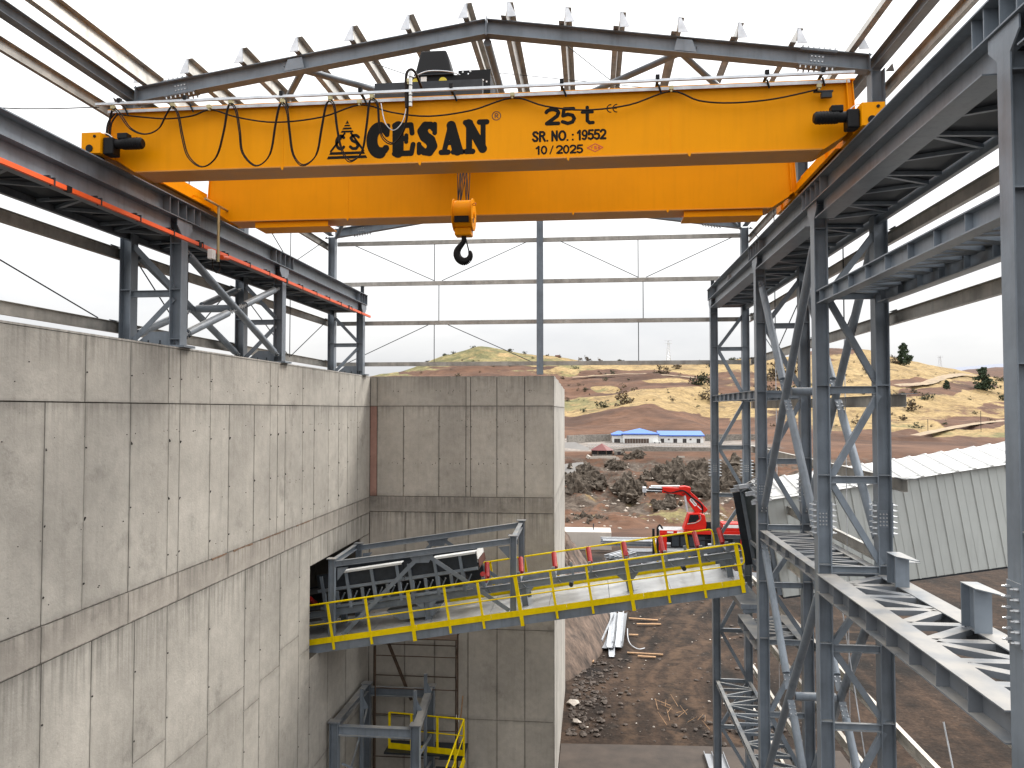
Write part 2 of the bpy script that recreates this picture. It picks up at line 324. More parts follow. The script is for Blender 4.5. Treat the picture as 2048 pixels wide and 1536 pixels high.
    for i_, Y in enumerate(Ys):
        if Y < 236 or Y > 560: continue
        for j_ in range(W):
            zz = Z[i_, j_]; X_ = az[j_]*Y; p_ = V((X_, Y, zz)); cz_ = p_.dot(CF); px = 1024+F*p_.dot(CR)/cz_; py = 768-F*p_.dot(CU)/cz_
            if px < 700 or px > 2060: continue
            wob_ = .25*mnoise.noise(V((px*.03, py*.08, 0)))
            for cx_, cy_, rx_, ry_, val in PATCH:
                dd = math.hypot((px-cx_)/rx_, (py-cy_)/ry_)+wob_
                if dd < 1.15: f_ = min(1, (1.15-dd)/.25); S[i_, j_] += (val-S[i_, j_])*f_
    for i, Y in enumerate(Ys):
        for j, a in enumerate(az):
            X = a*max(Y, 40.); z = Z[i, j]
            amp = 0.05 if Y < 66 else min(.06+(Y-66)*.008, 1.6)
            if 180 < Y < 236: amp = .12
            if Y > 3: z += amp*mnoise.fractal(V((X*.035, Y*.035, 3.1)), .9, 2.1, 5)
            if 128 < Y < 182: z += min(1, (Y-128)/8, (182-Y)/6)*(1.1*mnoise.fractal(V((X*.10, Y*.12, 9.)), .7, 2., 5)-1.0*abs(mnoise.noise(V((X*.22, Y*.16, 4.)))))
            if Y < 66:
                z += .09*mnoise.noise(V((X*.5, Y*.14, 2.)))
            verts.append((X, float(Y), z+H))
    faces = [(i*W+j, i*W+j+1, (i+1)*W+j+1, (i+1)*W+j) for i in range(len(Ys)-1) for j in range(W-1)]
    me = bpy.data.meshes.new('ground'); me.from_pydata(verts, [], faces)
    at = me.attributes.new('soil', 'FLOAT_VECTOR', 'POINT')
    D = np.repeat(Ys[:, None], W, 1)
    at.data.foreach_set('vector', np.stack([S, G, D], -1).ravel().astype(np.float32))
    me.polygons.foreach_set('use_smooth', [True]*len(me.polygons))
    o = bpy.data.objects.new('ground', me); C.objects.link(o); prop(o, kind='structure')
    m = bpy.data.materials.new('soil_and_dry_grass'); m.use_nodes = True; t = m.node_tree; p = t.nodes['Principled BSDF']; L = t.links.new
    g = nn(t, 'ShaderNodeNewGeometry'); atn = nn(t, 'ShaderNodeAttribute', attribute_name='soil'); sp = nn(t, 'ShaderNodeSeparateXYZ'); L(atn.outputs['Vector'], sp.inputs[0])
    def noi(s, d=6, st=None, r=.6):
        n = nn(t, 'ShaderNodeTexNoise'); n.inputs['Scale'].default_value = s; n.inputs['Detail'].default_value = d; n.inputs['Roughness'].default_value = r
        if st:
            mp = nn(t, 'ShaderNodeMapping'); mp.inputs['Scale'].default_value = st[0]; mp.inputs['Rotation'].default_value = (0, 0, st[1]); L(g.outputs['Position'], mp.inputs[0]); L(mp.outputs[0], n.inputs['Vector'])
        else: L(g.outputs['Position'], n.inputs['Vector'])
        return n.outputs[0]
    def rng(s, a, b, c=0., d=1.):
        r = nn(t, 'ShaderNodeMapRange'); r.inputs['From Min'].default_value = a; r.inputs['From Max'].default_value = b; r.inputs['To Min'].default_value = c; r.inputs['To Max'].default_value = d; L(s, r.inputs['Value']); return r.outputs[0]
    def mix(f, a, b):
        n = nn(t, 'ShaderNodeMixRGB')
        L(f, n.inputs[0])
        for k, q in ((1, a), (2, b)):
            if isinstance(q, tuple): n.inputs[k].default_value = (*q, 1)
            else: L(q, n.inputs[k])
        return n.outputs[0]
    def mth(op, a, b):
        n = nn(t, 'ShaderNodeMath', operation=op)
        for k, q in ((0, a), (1, b)):
            if isinstance(q, float): n.inputs[k].default_value = q
            else: L(q, n.inputs[k])
        return n.outputs[0]
    def scl(c, f):
        n = nn(t, 'ShaderNodeVectorMath', operation='SCALE'); L(c, n.inputs[0]); L(f, n.inputs['Scale']); return n.outputs[0]
    # yard: wheel tracks, wet and dry patches, pale scrape marks
    yard = mix(rng(noi(.22, 5), .40, .60), (.011, .0085, .007), (.040, .0255, .0175))
    yard = mix(rng(noi(1.0, 6, ((.9, .10, 1), .25)), .5, .68, 0, .7), yard, (.056, .034, .022))
    yard = mix(rng(noi(.5, 5, None, .7), .6, .68, 0, .6), yard, (.024, .020, .017))
    yard = mix(rng(noi(3.5, 4, None, .75), .62, .70, 0, .45), yard, (.10, .072, .051))
    yard = scl(yard, rng(noi(1.6, 5, None, .8), .3, .7, .5, 1.5))
    yard = scl(yard, rng(noi(7, 3, None, .75), .25, .75, .55, 1.45))
    # wheel ruts: arcs swinging round the steel columns and straight runs towards the slab
    def rut(cx_, cy_, r0_, hw, colr, amt, yard):
        v_ = nn(t, 'ShaderNodeVectorMath', operation='DISTANCE'); v_.inputs[1].default_value = (cx_, cy_, 0)
        m_ = nn(t, 'ShaderNodeVectorMath', operation='MULTIPLY'); m_.inputs[1].default_value = (1, 1, 0); L(g.outputs['Position'], m_.inputs[0]); L(m_.outputs[0], v_.inputs[0])
        dd = mth('ABSOLUTE', mth('ADD', mth('SUBTRACT', v_.outputs['Value'], float(r0_)), mth('MULTIPLY', mth('SUBTRACT', noi(.6, 3), .5), .9)), 0.)
        k_ = mth('MULTIPLY', rng(dd, hw, hw*.4), rng(noi(1.3, 4, None, .7), .38, .6, 0, amt)); return mix(k_, yard, colr)
    for c_ in ((13.5, 34.5, 11.0, .3, (.088, .054, .034), .8), (13.5, 34.5, 9.1, .3, (.088, .054, .034), .8), (13.5, 34.5, 10.0, .25, (.018, .014, .011), .6), (17, 36, 13.0, .35, (.08, .05, .032), .7), (17, 36, 11.0, .3, (.022, .017, .014), .6), (60, 30, 58.6, .35, (.085, .053, .033), .7), (60, 30, 56.7, .35, (.085, .053, .033), .7), (-30, 55, 36.2, .4, (.08, .05, .032), .6), (-30, 55, 38.2, .4, (.08, .05, .032), .6)): yard = rut(*c_, yard)
    # hills
    brown = mix(rng(noi(.05, 4), .35, .65), (.062, .033, .022), (.135, .070, .042))
    brown = scl(brown, rng(noi(.9, 4, ((.25, 1., 2.5), .3), .7), .3, .7, .7, 1.3))
    gold = mix(rng(noi(.06, 4, None, .65), .35, .68), (.25, .17, .075), (.37, .265, .125))
    gold = scl(gold, rng(noi(.45, 5, None, .8), .32, .68, .5, 1.3))
    gold = mix(rng(noi(.11, 6, None, .8), .53, .62, 0, .8), gold, (.105, .075, .042))
    grn = scl(mix(rng(noi(.12, 4), .4, .6), (.12, .115, .05), (.23, .19, .085)), rng(noi(.5, 5, None, .8), .32, .68, .5, 1.3))
    gm = rng(mth('ADD', sp.outputs['Y'], mth('MULTIPLY', mth('SUBTRACT', noi(.05, 4, None, .7), .5), 1.9)), .42, .58)
    gr = mix(gm, gold, grn)
    wob = mth('MULTIPLY', mth('SUBTRACT', noi(.06, 6, None, .75), .5), 1.0)
    sm = rng(mth('ADD', sp.outputs['X'], wob), .42, .52)
    hill = mix(sm, brown, gr)
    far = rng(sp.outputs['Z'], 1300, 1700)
    crag = mth('MULTIPLY', mth('MULTIPLY', rng(sp.outputs['Z'], 132, 140), rng(sp.outputs['Z'], 186, 178)), rng(noi(.09, 5, None, .75), .46, .54, 0, .85))
    hill = mix(crag, hill, scl(mix(rng(noi(.7, 5, ((1., 1., 1.6), .5), .8), .35, .65), (.022, .018, .014), (.135, .112, .09)), rng(noi(2.2, 4, None, .8), .3, .7, .6, 1.4)))
    terr = nn(t, 'ShaderNodeMath', operation='MULTIPLY'); L(rng(sp.outputs['Z'], 187, 190), terr.inputs[0]); L(rng(sp.outputs['Z'], 233, 229), terr.inputs[1])
    sx_ = nn(t, 'ShaderNodeSeparateXYZ'); L(g.outputs['Position'], sx_.inputs[0])
    tmk = mth('MULTIPLY', terr.outputs[0], rng(mth('ADD', sx_.outputs['X'], mth('MULTIPLY', noi(.1, 3), 12.)), 52, 46))
    hill = mix(tmk, hill, scl(mix(rng(noi(.15, 4), .4, .6), (.15, .13, .115), (.24, .21, .185)), rng(noi(1.2, 4), .3, .7, .8, 1.2)))
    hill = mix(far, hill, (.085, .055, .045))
    hill = mix(rng(sp.outputs['Z'], 2400, 4600), hill, (.235, .25, .30))  # far mountains tinted blue-grey: distance haze mixed into the colour
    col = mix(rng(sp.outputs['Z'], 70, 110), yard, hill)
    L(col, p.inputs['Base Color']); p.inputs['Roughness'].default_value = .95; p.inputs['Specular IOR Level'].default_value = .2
    b = nn(t, 'ShaderNodeBump'); b.inputs['Strength'].default_value = .6; b.inputs['Distance'].default_value = .12; L(noi(2.2, 4, None, .7), b.inputs['Height']); L(b.outputs[0], p.inputs['Normal'])
    me.materials.append(m)
    return az, Ys, Z
AZ, GYS, GZ = build_ground()
def gz(X, Y):                 # ground height (relative to the camera)
    a = X/max(Y, 40.); j = np.interp(a, AZ, np.arange(len(AZ))); i = np.interp(Y, GYS, np.arange(len(GYS)))
    return float(GZ[int(round(i)), int(round(j))])

# ------------------------------------------------------------------ concrete walls, one object for each formwork panel
JU = [2.4, 4.3, 6.2, 8.1, 10.48, 11.58, 12.7, 13.08, 14.17, 16.96, 17.39, 18.96, 21.78, 23.31, 24.97]
JL = [2.2, 3.4, 4.6, 5.8, 7.0, 8.2, 9.66, 10.49, 11.6, 12.72, 13.08, 14.19, 14.97, 16.14, 16.98, 17.4, 17.85, 18.98, 19.79, 20.93, 21.79, 22.62, 23.62, 24.97]
JB = [2.2, 3.6, 5.0, 6.4, 7.8, 9.69, 10.73, 11.8, 12.76, 14.23, 15.78, 16.53, 17.64, 18.83, 19.58]
ZJ, ZP, ZQ, ZT = .11, -2.88, -3.38, 1.12
OP = (19.58, 24.0, -6.5, -4.08)      # conveyor opening: Y0,Y1,z0,z1
wall = thing('concrete_wall', 'long board-formed concrete side wall with conveyor opening and steel columns on top', 'wall', (-7.3, 14, -12.5))
def wall_core(mb, x1):
    a, b, c, d = OP
    mb.box(-8.75, x1, 2.2, a, -12.6, 1.085); mb.box(-8.75, x1, b, 24.985, -12.6, 1.085)
    mb.box(-8.75, x1, a, b, -12.6, c); mb.box(-8.75, x1, a, b, d, 1.085)
    mb.box(-14, -8.76, a-.5, a, -9, -3); mb.box(-14, -8.76, b, b+.5, -9, -3); mb.box(-14, -8.76, a, b, -3.6, -3.1); mb.box(-14, -8.76, a, b, -9, -8.6); mb.box(-14.4, -14.01, a-.5, b+.5, -9, -3)  # closed chamber behind the opening, added to keep its inside dark
    return mb
wall_core(MB(), -7.335).build('wall_core', CONC_J, wall)
G = .009
def panel(y0, y1, z0, z1, parent, m=CONC, name='panel', proud=None):
    x = -7.3 + (random.uniform(-.003, .004) if proud is None else proud)
    MB().box(-7.34, x, y0+G, y1-G, z0+G, z1-G).build(name, m, parent, bevel=0)
for a, b in zip(JU, JU[1:]): panel(a, b, ZJ, ZT-.03, wall)
for a, b in zip(JL, JL[1:]): panel(a, b, ZP, ZJ, wall)
bandj = JL[::2]+[JL[-1]]
for a, b in zip(bandj, bandj[1:]): panel(a, b, ZQ, ZP, wall, CONC_BAND, 'pour_band', proud=.012)
for i, (a, b) in enumerate(zip(JB, JB[1:])):
    z = -6.0+.35*((i*37) % 5-2)/2
    panel(a, b, z, ZQ, wall); panel(a, b, -9.2, z, wall); panel(a, b, -12.6, -9.2, wall)
for a, b in zip(JL, JL[1:]):
    if a >= 19.5 and b <= 24.99:
        a2, b2 = a, b
        if b2 <= 24.02: panel(max(a2, 19.58), b2, OP[3], ZQ, wall)
panel(19.58, 19.79, OP[3], ZQ, wall); panel(23.62, 24.97, OP[3], ZQ, wall); panel(24.0, 24.97, OP[2], OP[3], wall)
for a, b in ((19.58, 21.0), (21.0, 22.6), (22.6, 24.97)): panel(a, b, -9.4, OP[2], wall); panel(a, b, -12.6, -9.4, wall)
MB().box(-8.75, -7.3, 2.2, 24.985, 1.09, 1.12).build('wall_coping', CONC_L, wall)
# tie holes: small dark plugs at the panel joints
tm = MB()
for y in JL[5:]:
    for z in (-.55, -1.55, -2.5): tm.tube((-7.31, y+.03, z+random.uniform(-.05, .05)), (-7.287, y+.03, z), random.uniform(.009, .016), 7)
for y in JU[3:]:
    tm.tube((-7.31, y+.03, .55), (-7.287, y+.03, .55), .012, 7)
for y in JB[4:]:
    for z in (-4.2, -5.3, -7.2, -8.4): tm.tube((-7.31, y+.03, z), (-7.288, y+.03, z), .014, 7)
random.seed(11)
for _ in range(90):
    y = random.uniform(8.6, 24.5); z = random.choice([-.35, -.38, -1.75, -1.72, -2.62, .62, .4])+random.gauss(0, .03)
    tm.tube((-7.31, y, z), (-7.290, y, z), random.uniform(.004, .009), 6)
prop(tm.build('tie_hole', mat('tie_hole_dark', (.03, .026, .022), .9), wall), kind='stuff')
rs = MB()
for y0, y1, o in ((14.3, 14.9, .0), (15.2, 16.1, .0), (16.5, 17.9, .01), (18.6, 19.6, 0)):
    n = 9
    for i in range(n):
        ya = y0+(y1-y0)*i/n; hgt = random.uniform(.002, .018) if y0 > 16.2 else random.uniform(.004, .03)
        rs.box(-7.30, -7.283+.0, ya, ya+(y1-y0)/n*.98, ZP-hgt, ZP+random.uniform(.002, .012))
rs.build('rusty_pour_joint', mat('rust_stain', (.19, .115, .072), .9, var=.4, scale=12), wall)
# cross wall at the back with its pier return
cw = thing('concrete_wall', 'concrete cross wall behind the conveyor, ending in a pale pier edge', 'wall', (-4.2, 25, -12.5))
MB().box(-7.33, -1.235, 25.035, 26.2, -12.6, 1.09).box(-2.6, -1.235, 26.2, 34.95, -12.6, .9).build('wall_core', CONC_J, cw)
def cpanel(x0, x1, z0, z1, m=CONC_C, name='panel', pr=None):
    y = 25.0+(random.uniform(-.004, .003) if pr is None else pr)
    MB().box(x0+G, x1-G, y, 25.04, z0+G, z1-G).build(name, m, cw)
CU_ = [-7.3, -7.07, -4.08, -3.93, -3.06, -2.15, -1.2]; CL_ = [-7.3, -7.06, -6.17, -4.98, -4.08, -3.93, -3.06, -2.15, -1.2]
for a, b in zip(CU_, CU_[1:]): cpanel(a, b, ZJ+.02, 1.12, CONC_C)
for a, b in zip(CL_, CL_[1:]): cpanel(a, b, ZP+.04, ZJ+.02, CONC_RED if a < -7.2 else CONC_C)
for a, b in ((-7.3, -2.15), (-2.15, -1.2)): cpanel(a, b, ZQ+.03, ZP+.04, CONC_BAND, 'pour_band', -.012)
CB_ = [-7.3, -6.1, -5.1, -4.0, -3.05, -2.15, -1.2]
for a, b in zip(CB_, CB_[1:]):
    cpanel(a, b, -7.1, ZQ+.03); cpanel(a, b, -10.0, -7.1); cpanel(a, b, -12.6, -10.0)
for i, (y0, y1) in enumerate(((25.0, 26.3), (26.3, 28.6), (28.6, 30.9), (30.9, 32.9), (32.9, 34.97))):
    for z0, z1 in ((ZJ, 1.12-max(0, (y0-25)*.022)), (ZP, ZJ), (-7.1, ZP), (-12.6, -7.1)):
        MB().box(-1.24, -1.19+random.uniform(-.003, .003), y0+G, y1-G, z0+G, z1-G).build('panel', CONC_L, cw)
tm = MB()
for x in CL_[2:-1]:
    for z in (-.55, -1.6, -2.5): tm.tube((x+.03, 25.01, z), (x+.03, 24.985, z), random.uniform(.014, .022), 7)
for _ in range(60):
    x = random.uniform(-7, -1.4); z = random.choice([-.35, -1.75, .62])+random.gauss(0, .02); tm.tube((x, 25.01, z), (x, 24.988, z), random.uniform(.008, .014), 6)
prop(tm.build('tie_hole', MATS['tie_hole_dark'], cw), kind='stuff')

# ------------------------------------------------------------------ steel hall
hall = thing('steel_hall_frame', 'grey bolted steel hall frame with open roof, carrying the crane runways', 'building frame', (-1.8, 18, -12.5))
IL, OL, IR, OR = -7.43, -8.39, 3.79, 4.74
T = [7.2, 13.2, 17.76, 24.3]
BW = .22
ZB = 3.43                      # underside of the crane beam
LEV = [1.88, .33, -1.14, -2.6, -3.87, -5.12, -6.7, -8.22, -9.6, -11.0]
def bolts(mb, pts, ax, r=.014):
    for p in pts: mb.tube(V(p), V(p)+V(ax)*.03, r, 6)
def column(side, y, ztop, zbase, levels, near=False, label=None):
    c = sub('column', hall)
    if label: c['label'] = label
    xi, xo, s = (IL, OL, -1) if side < 0 else (IR, OR, 1)    # s points outwards
    MB().ibeam((xi, y, zbase), (xi, y, ZB-.42), BW, BW, .011, .016, (1, 0, 0)).build('leg', STEEL, c)
    MB().ibeam((xo, y, zbase), (xo, y, ztop), BW, BW, .011, .016, (1, 0, 0)).build('leg', STEEL, c)
    # head: flared knee plates that carry the beam
    hd = MB()
    for f in (-1, 1):
        x = xi-s*(BW/2-.008) if f < 0 else xi+s*(BW/2-.008)
        hd.prism([(x-.008, y-.11, ZB-.42), (x-.008, y+.11, ZB-.42), (x-.008, y+.11, ZB-.27), (x-.008, y+.26, ZB-.13), (x-.008, y+.26, ZB-.004), (x-.008, y-.26, ZB-.004), (x-.008, y-.26, ZB-.13), (x-.008, y-.11, ZB-.27)], (.016, 0, 0))
    hd.box(xi-.1, xi+.1, y-.006, y+.006, ZB-.42, ZB-.006); hd.box(xi-.098, xi+.098, y-.1, y-.008, ZB-.43, ZB-.415)
    hd.build('knee_plate', STEEL, c)
    for z in levels[:6]:
        for x in (xi, xo): MB().box(x-.093, x+.093, y-.105, y-.0065, z+.07, z+.082).build('stiffener', STEEL, c)
    # lacing
    pts = [3.02]+levels
    inx, oux = xi+s*.09, xo-s*.09
    out = True
    for k in range(len(pts)-1):
        a, b = pts[k]-.06, pts[k+1]+.06
        if b < zbase: b = zbase+.12
        p, q = ((oux, y-.02, a), (inx, y-.02, b)) if out else ((inx, y-.02, a), (oux, y-.02, b))
        MB().angle(p, q, .085, .012, (0, 1, 0)).build('lacing_bar', STEEL, c); out = not out
        if pts[k+1] > zbase+.2:
            MB().chan((min(inx, oux), y-.05, pts[k+1]), (max(inx, oux), y-.05, pts[k+1]), .12, .05, .01, (0, 0, 1)).build('batten', STEEL, c)
    return c, xi, xo
def splice(c, x, y, z0=-2.06, z1=-1.5):
    mb = MB()
    for sx in (-1, 1):
        mb.box(x+sx*.111-.0, x+sx*.123, y-.11, y+.11, z0, z1)
        for yy in (-.085, .085):
            pass
    mb.box(x-.08, x+.08, y-.019, y-.007, z0+.14, z1-.14); mb.build('splice_plate', STEEL, c)
    bb = MB()
    for sx in (-1, 1):
        for i in range(6):
            z = z0+.05+i*(z1-z0-.1)/5
            for yy in (-.08, .05): bb.tube((x+sx*.124, y+yy, z), (x+sx*.165, y+yy, z), .015, 6); bb.tube((x+sx*.165, y+yy, z), (x+sx*.195, y+yy, z), .009, 6)
    for i in range(3):
        for j in range(4): bb.tube((x-.05+.05*i, y-.019, z0+.18+j*.06), (x-.05+.05*i, y-.036, z0+.18+j*.06), .013, 6)
    prop(bb.build('bolt', BOLT, c), kind='stuff')
names = ['near right column cut by the picture edge, with bolted splice', 'second right column with bolted splices and tube braces', 'third right column beside the conveyor gallery', 'far right corner column of the end frame']
for i, y in enumerate(T):
    c, xi, xo = column(1, y, 5.65 if i else 6.2, -12.45, LEV, label=names[i])
    for x in (xi, xo):
        splice(c, x, y)
        MB().box(x-.2, x+.2, y-.2, y+.2, -12.5, -12.455).build('base_plate', STEEL, c)
names = ['first left column standing on the concrete wall', 'second left column on the wall, braced by crossed tubes', 'far left corner column on the concrete wall']
for i, y in enumerate(T[1:]):
    c, xi, xo = column(-1, y, 5.65, 1.16, [2.1, 1.2], label=names[i])
    bp = MB().box(-8.62, -7.20, y-.2, y+.2, 1.121, 1.16)
    bp.prism([(xo+.11, y-.03, 1.16), (xi-.11, y-.03, 1.16), (xi-.11, y-.03, 1.42), (xo+.45, y-.03, 1.42)], (0, .014, 0))
    bp.build('base_plate', STEEL, c)
    bb = MB()
    for x in (-8.1, -7.9, -7.68, -7.41): bb.tube((x, y-.15, 1.16), (x, y-.15, 1.25), .014, 6); bb.tube((x, y-.15, 1.16), (x, y-.15, 1.19), .028, 6)
    prop(bb.build('anchor_bolt', DARKSTEEL, c), kind='stuff')
# runway beams
def runway(side):
    xi, xo, s = (IL, OL, -1) if side < 0 else (IR, OR, 1)
    r = sub('runway_beam', hall); r['label'] = ('left' if side < 0 else 'right')+' crane runway beam under the end carriage'
    y0, y1 = (3.0, T[3]+.28)
    MB().box(xi-.16, xi+.16, y0, y1, 3.742, 3.76).build('top_flange', STEEL, r)
    MB().box(xi-.006, xi+.006, y0, y1, ZB+.016, 3.742).build('web', STEEL, r)
    MB().box(xi-.14, xi+.14, y0, y1, ZB, ZB+.016).build('bottom_flange', STEEL, r)
    MB().box(xi-.03, xi+.03, y0, y1, 3.76, 3.80).build('crane_rail', DARKSTEEL, r)
    cols = T if side > 0 else T[1:]
    ends = [3.0]+[q for c in cols for q in (c-.3, c+.3)]
    for a, b in zip(ends[::2], ends[1::2]):
        if b-a < .5: continue
        MB().box(xi-.006, xi+.006, a, b, 3.136, ZB-.004).box(xi-.15, xi+.15, a, b, 3.12, 3.136).build('lower_girder', STEEL, r)
    stf = None
    for c in cols:
        for d in (-.55, -.28, 0, .28, .5):
            if c+d > y1: continue
            for sx in (-1, 1):
                o = MB().box(xi+sx*.0065, xi+sx*.135, c+d-.007, c+d+.007, ZB+.0165, 3.7415).build('stiffener', STEEL, r)
    if side > 0:
        for z in (3.6,): MB().box(xi-.09, xi-.0065, 21.3, 21.32, ZB+.02, 3.66).build('stiffener', ZINC, r)
    # end stop
    MB().box(xi-.05, xi+.05, y1-.16, y1-.08, 3.76, 4.05).build('end_stop', DARKSTEEL, r)
    # surge girder: plate and lattice out to the outer legs
    g = sub('surge_girder', hall)
    lo, hi = sorted((xi+s*.01, xo-s*.04))
    MB().box(lo, hi, y0, y1, 3.205, 3.213).build('walkway_plate', DARKSTEEL, g)
    MB().chan((xo-s*.02, y0, 3.16), (xo-s*.02, y1, 3.16), .16, .06, .008, side=1).build('edge_channel', STEEL, g)
    y = y0+.2; k = 0
    while y < y1-1.0:
        for (pa, pb) in (((xi+s*.14, y), (xo-s*.05, y+.08)), ((xi+s*.14, y+.05), (xo-s*.05, y+.5)), ((xi+s*.14, y+.92), (xo-s*.05, y+.56))):
            MB().bar((pa[0], pa[1], 3.175), (pb[0], pb[1], 3.175), .055, .05).build('lattice_bar', STEEL, g)
        y += 1.5
runway(-1); runway(1)
# rafters
AX, ZE, ZA = -1.80, 5.76, 6.70
def rafter(y, lab):
    r = sub('rafter', hall); r['label'] = lab
    for s, xe in ((-1, OL+.11), (1, OR-.11)):
        MB().ibeam((xe, y, ZE), (AX, y, ZA), .27, .2, .008, .014).build('rafter_beam', STEEL, r)
        d = (V((AX, y, ZA))-V((xe, y, ZE))).normalized()
        n = V((-d.z, 0, d.x)); n = n if n.z > 0 else -n
        p = V((xe, y, ZE))+d*.85
        pl = MB()
        for sg in (1, -1):
            pl.bar(p-d*.3+n*sg*.143, p+d*.3+n*sg*.143, .19, .012, n); pl.bar(p-d*.3+n*sg*.114, p+d*.3+n*sg*.114, .08, .012, n, 0, -.055)
        pl.bar(p-d*.12+V((0, -.012, 0)), p+d*.12+V((0, -.012, 0)), .01, .17, n); pl.build('splice_plate', STEEL, r)
        bb = MB()
        for i in range(7):
            q = p+d*(-.26+i*.087)
            for yy in (-.075, .075):
                bb.tube(q+n*.149+V((0, yy, 0)), q+n*.185+V((0, yy, 0)), .015, 6); bb.tube(q-n*.149+V((0, yy, 0)), q-n*.195+V((0, yy, 0)), .015, 6)
        for i in range(4):
            for j in range(2): q = p+d*(-.09+i*.06)+n*(-.04+.08*j); bb.tube(q+V((0, -.017, 0)), q+V((0, -.035, 0)), .012, 6)
        prop(bb.build('bolt', BOLT, r), kind='stuff')
        q = V((xe, y, ZE))+d*3.05
        MB().bar(q-d*.2-n*.01, q-d*.2+n*.0+n*.001, .19, .012, d).prism([q+V((0, -.1, -.11))-d*.19, q+V((0, -.1, -.11))+d*.19, q+V((0, -.1, .09))+d*.14, q+V((0, -.1, .09))-d*.12], (0, .012, 0)).build('brace_gusset', STEEL, r)
        MB().bar((xe+(-s)*.012, y, ZE-.15), (xe+(-s)*.012, y, ZE+.16), .2, .014, (1, 0, 0)).build('end_plate', STEEL, r)
    MB().box(AX-.008, AX+.008, y-.1, y+.1, ZA-.16, ZA+.19).build('ridge_plate', STEEL, r)
rafter(T[1], 'front rafter above the crane hoist'); rafter(T[2], 'middle rafter hidden behind the crane girders'); rafter(T[3], 'end rafter far behind the crane')
PX = [-8.06, -7.18, -6.16, -5.14, -4.14, -3.13, -2.11, -1.42, -.42, .51, 1.48, 2.46, 3.42, 4.4]
for i, x in enumerate(PX):
    zr = ZA-(abs(x-AX)/(OR-.11-AX))*(ZA-ZE)+.135
    sl = (ZA-ZE)/(OR-AX)*(1 if x < AX else -1); up = V((-sl, 0, 1)).normalized()
    edge = i in (0, len(PX)-1); y0 = 4.0 if edge else 12.98; hp_ = .30 if edge else .25
    MB().zed((x, y0, zr+hp_/2+.015), (x, 24.62, zr+hp_/2+.015), hp_, .09, .006, up).build('purlin', GALV, hall)
    for y in T[1:]:
        MB().prism([(x-.17, y-.22, zr+.004), (x-.004, y-.22, zr+.004), (x-.004, y-.22, zr+.265), (x-.05, y-.22, zr+.265)] if x < AX else [(x+.004, y-.22, zr+.004), (x+.17, y-.22, zr+.004), (x+.05, y-.22, zr+.265), (x+.004, y-.22, zr+.265)], (0, .012, 0)).build('purlin_cleat', ZINC, hall)
for x in (OL, OR):
    MB().ibeam((x, 3.5, 5.76), (x, T[3]-.11, 5.76), .2, .16).build('eave_beam', STEEL, hall)
# roof bracing tubes between the first and second rafters, ridge strut
def zr_(x): return ZA-(abs(x-AX)/(OR-.11-AX))*(ZA-ZE)-.08
for pa, pb in (((-5.2, 13.3), (-8.2, 17.6)), ((-5.1, 13.3), (-1.9, 17.6)), ((1.5, 13.3), (-1.7, 17.6)), ((1.6, 13.3), (4.5, 17.6)), ((-5.2, 17.9), (-8.2, 24.2)), ((1.6, 17.9), (4.5, 24.2))):
    MB().tube((*pa, zr_(pa[0])), (*pb, zr_(pb[0])), .06, 14).build('roof_brace', STEEL, hall, smooth=True)
MB().tube((AX, 13.3, ZA-.2), (AX, 24.2, ZA-.2), .07, 14).build('ridge_strut', STEEL, hall, smooth=True)
for xa, xb in ((-4.1, -2.1), (-.4, 1.5)):
    for (ya, yb) in ((14.0, 17.0), (18.5, 23.5)):
        MB().tube((xa, ya, zr_(xa)+.28), (xb, yb, zr_(xb)+.28), .008, 6).build('sag_rod', DARKSTEEL, hall)
for y in (15.5, 20.8):
    for x0, x1 in ((-8.06, AX), (AX, 4.4)): MB().tube((x0, y, zr_(x0)+.3), (x1, y, zr_(x1)+.3), .007, 6).build('sag_rod', DARKSTEEL, hall)
# end frame: centre post, girts, rods
GZS = [5.46, 4.12, 2.83, 1.49]
MB().ibeam((-1.6, 24.3, 1.12), (-1.6, 24.3, 6.55), .2, .2, .009, .014, (0, 1, 0)).build('gable_post', STEEL, hall)
for z in GZS:
    MB().chan((-8.3, 24.5, z), (4.9, 24.5, z), .13, .065, .006, side=-1).build('girt', GALV, hall)
    for side, x, ya in ((-1, -8.56, 3.0), (1, 4.94, 3.0)):
        zz = z-.14 if z > 5 else z
        MB().chan((x, ya, zz), (x, 24.55, zz), .2, .07, .006, side=-side).build('girt', GALV, hall)
        for y in T[1:]:
            MB().prism([(x-side*.1, y-.15, z+.105), (x-side*.1, y-.45, z+.105), (x-side*.1+side*.14, y-.15, z+.105)], (0, 0, .01)).build('girt_cleat', STEEL, hall)
for z, y0 in ((.15, 12.7), (-1.19, 12.7), (-2.5, 12.7), (-3.85, 3.0), (-5.2, 3.0), (-6.5, 3.0), (-7.9, 3.0), (-9.2, 3.0)):
    MB().chan((4.94, y0, z), (4.94, 24.55, z), .2, .07, .006, side=-1).build('girt', GALV if z > -3 else mat('dust_sheen_zinc', (.45, .42, .37), .5, metal=.25, var=.25, dust_sheen=1.0, dust_sheen_col=(.68, .62, .54)), hall)  # lower girts: top faces paled by dust and painted sky sheen
    if y0 > 5: MB().prism([(4.86, 13.05, z+.105), (4.86, 12.72, z+.105), (5.12, 12.72, z+.105), (5.0, 13.05, z+.105)], (0, 0, .008)).build('girt_cleat', STEEL, hall)
def rod(p, q, r=.013): MB().tube(p, q, r, 6).build('sag_rod', DARKSTEEL, hall)
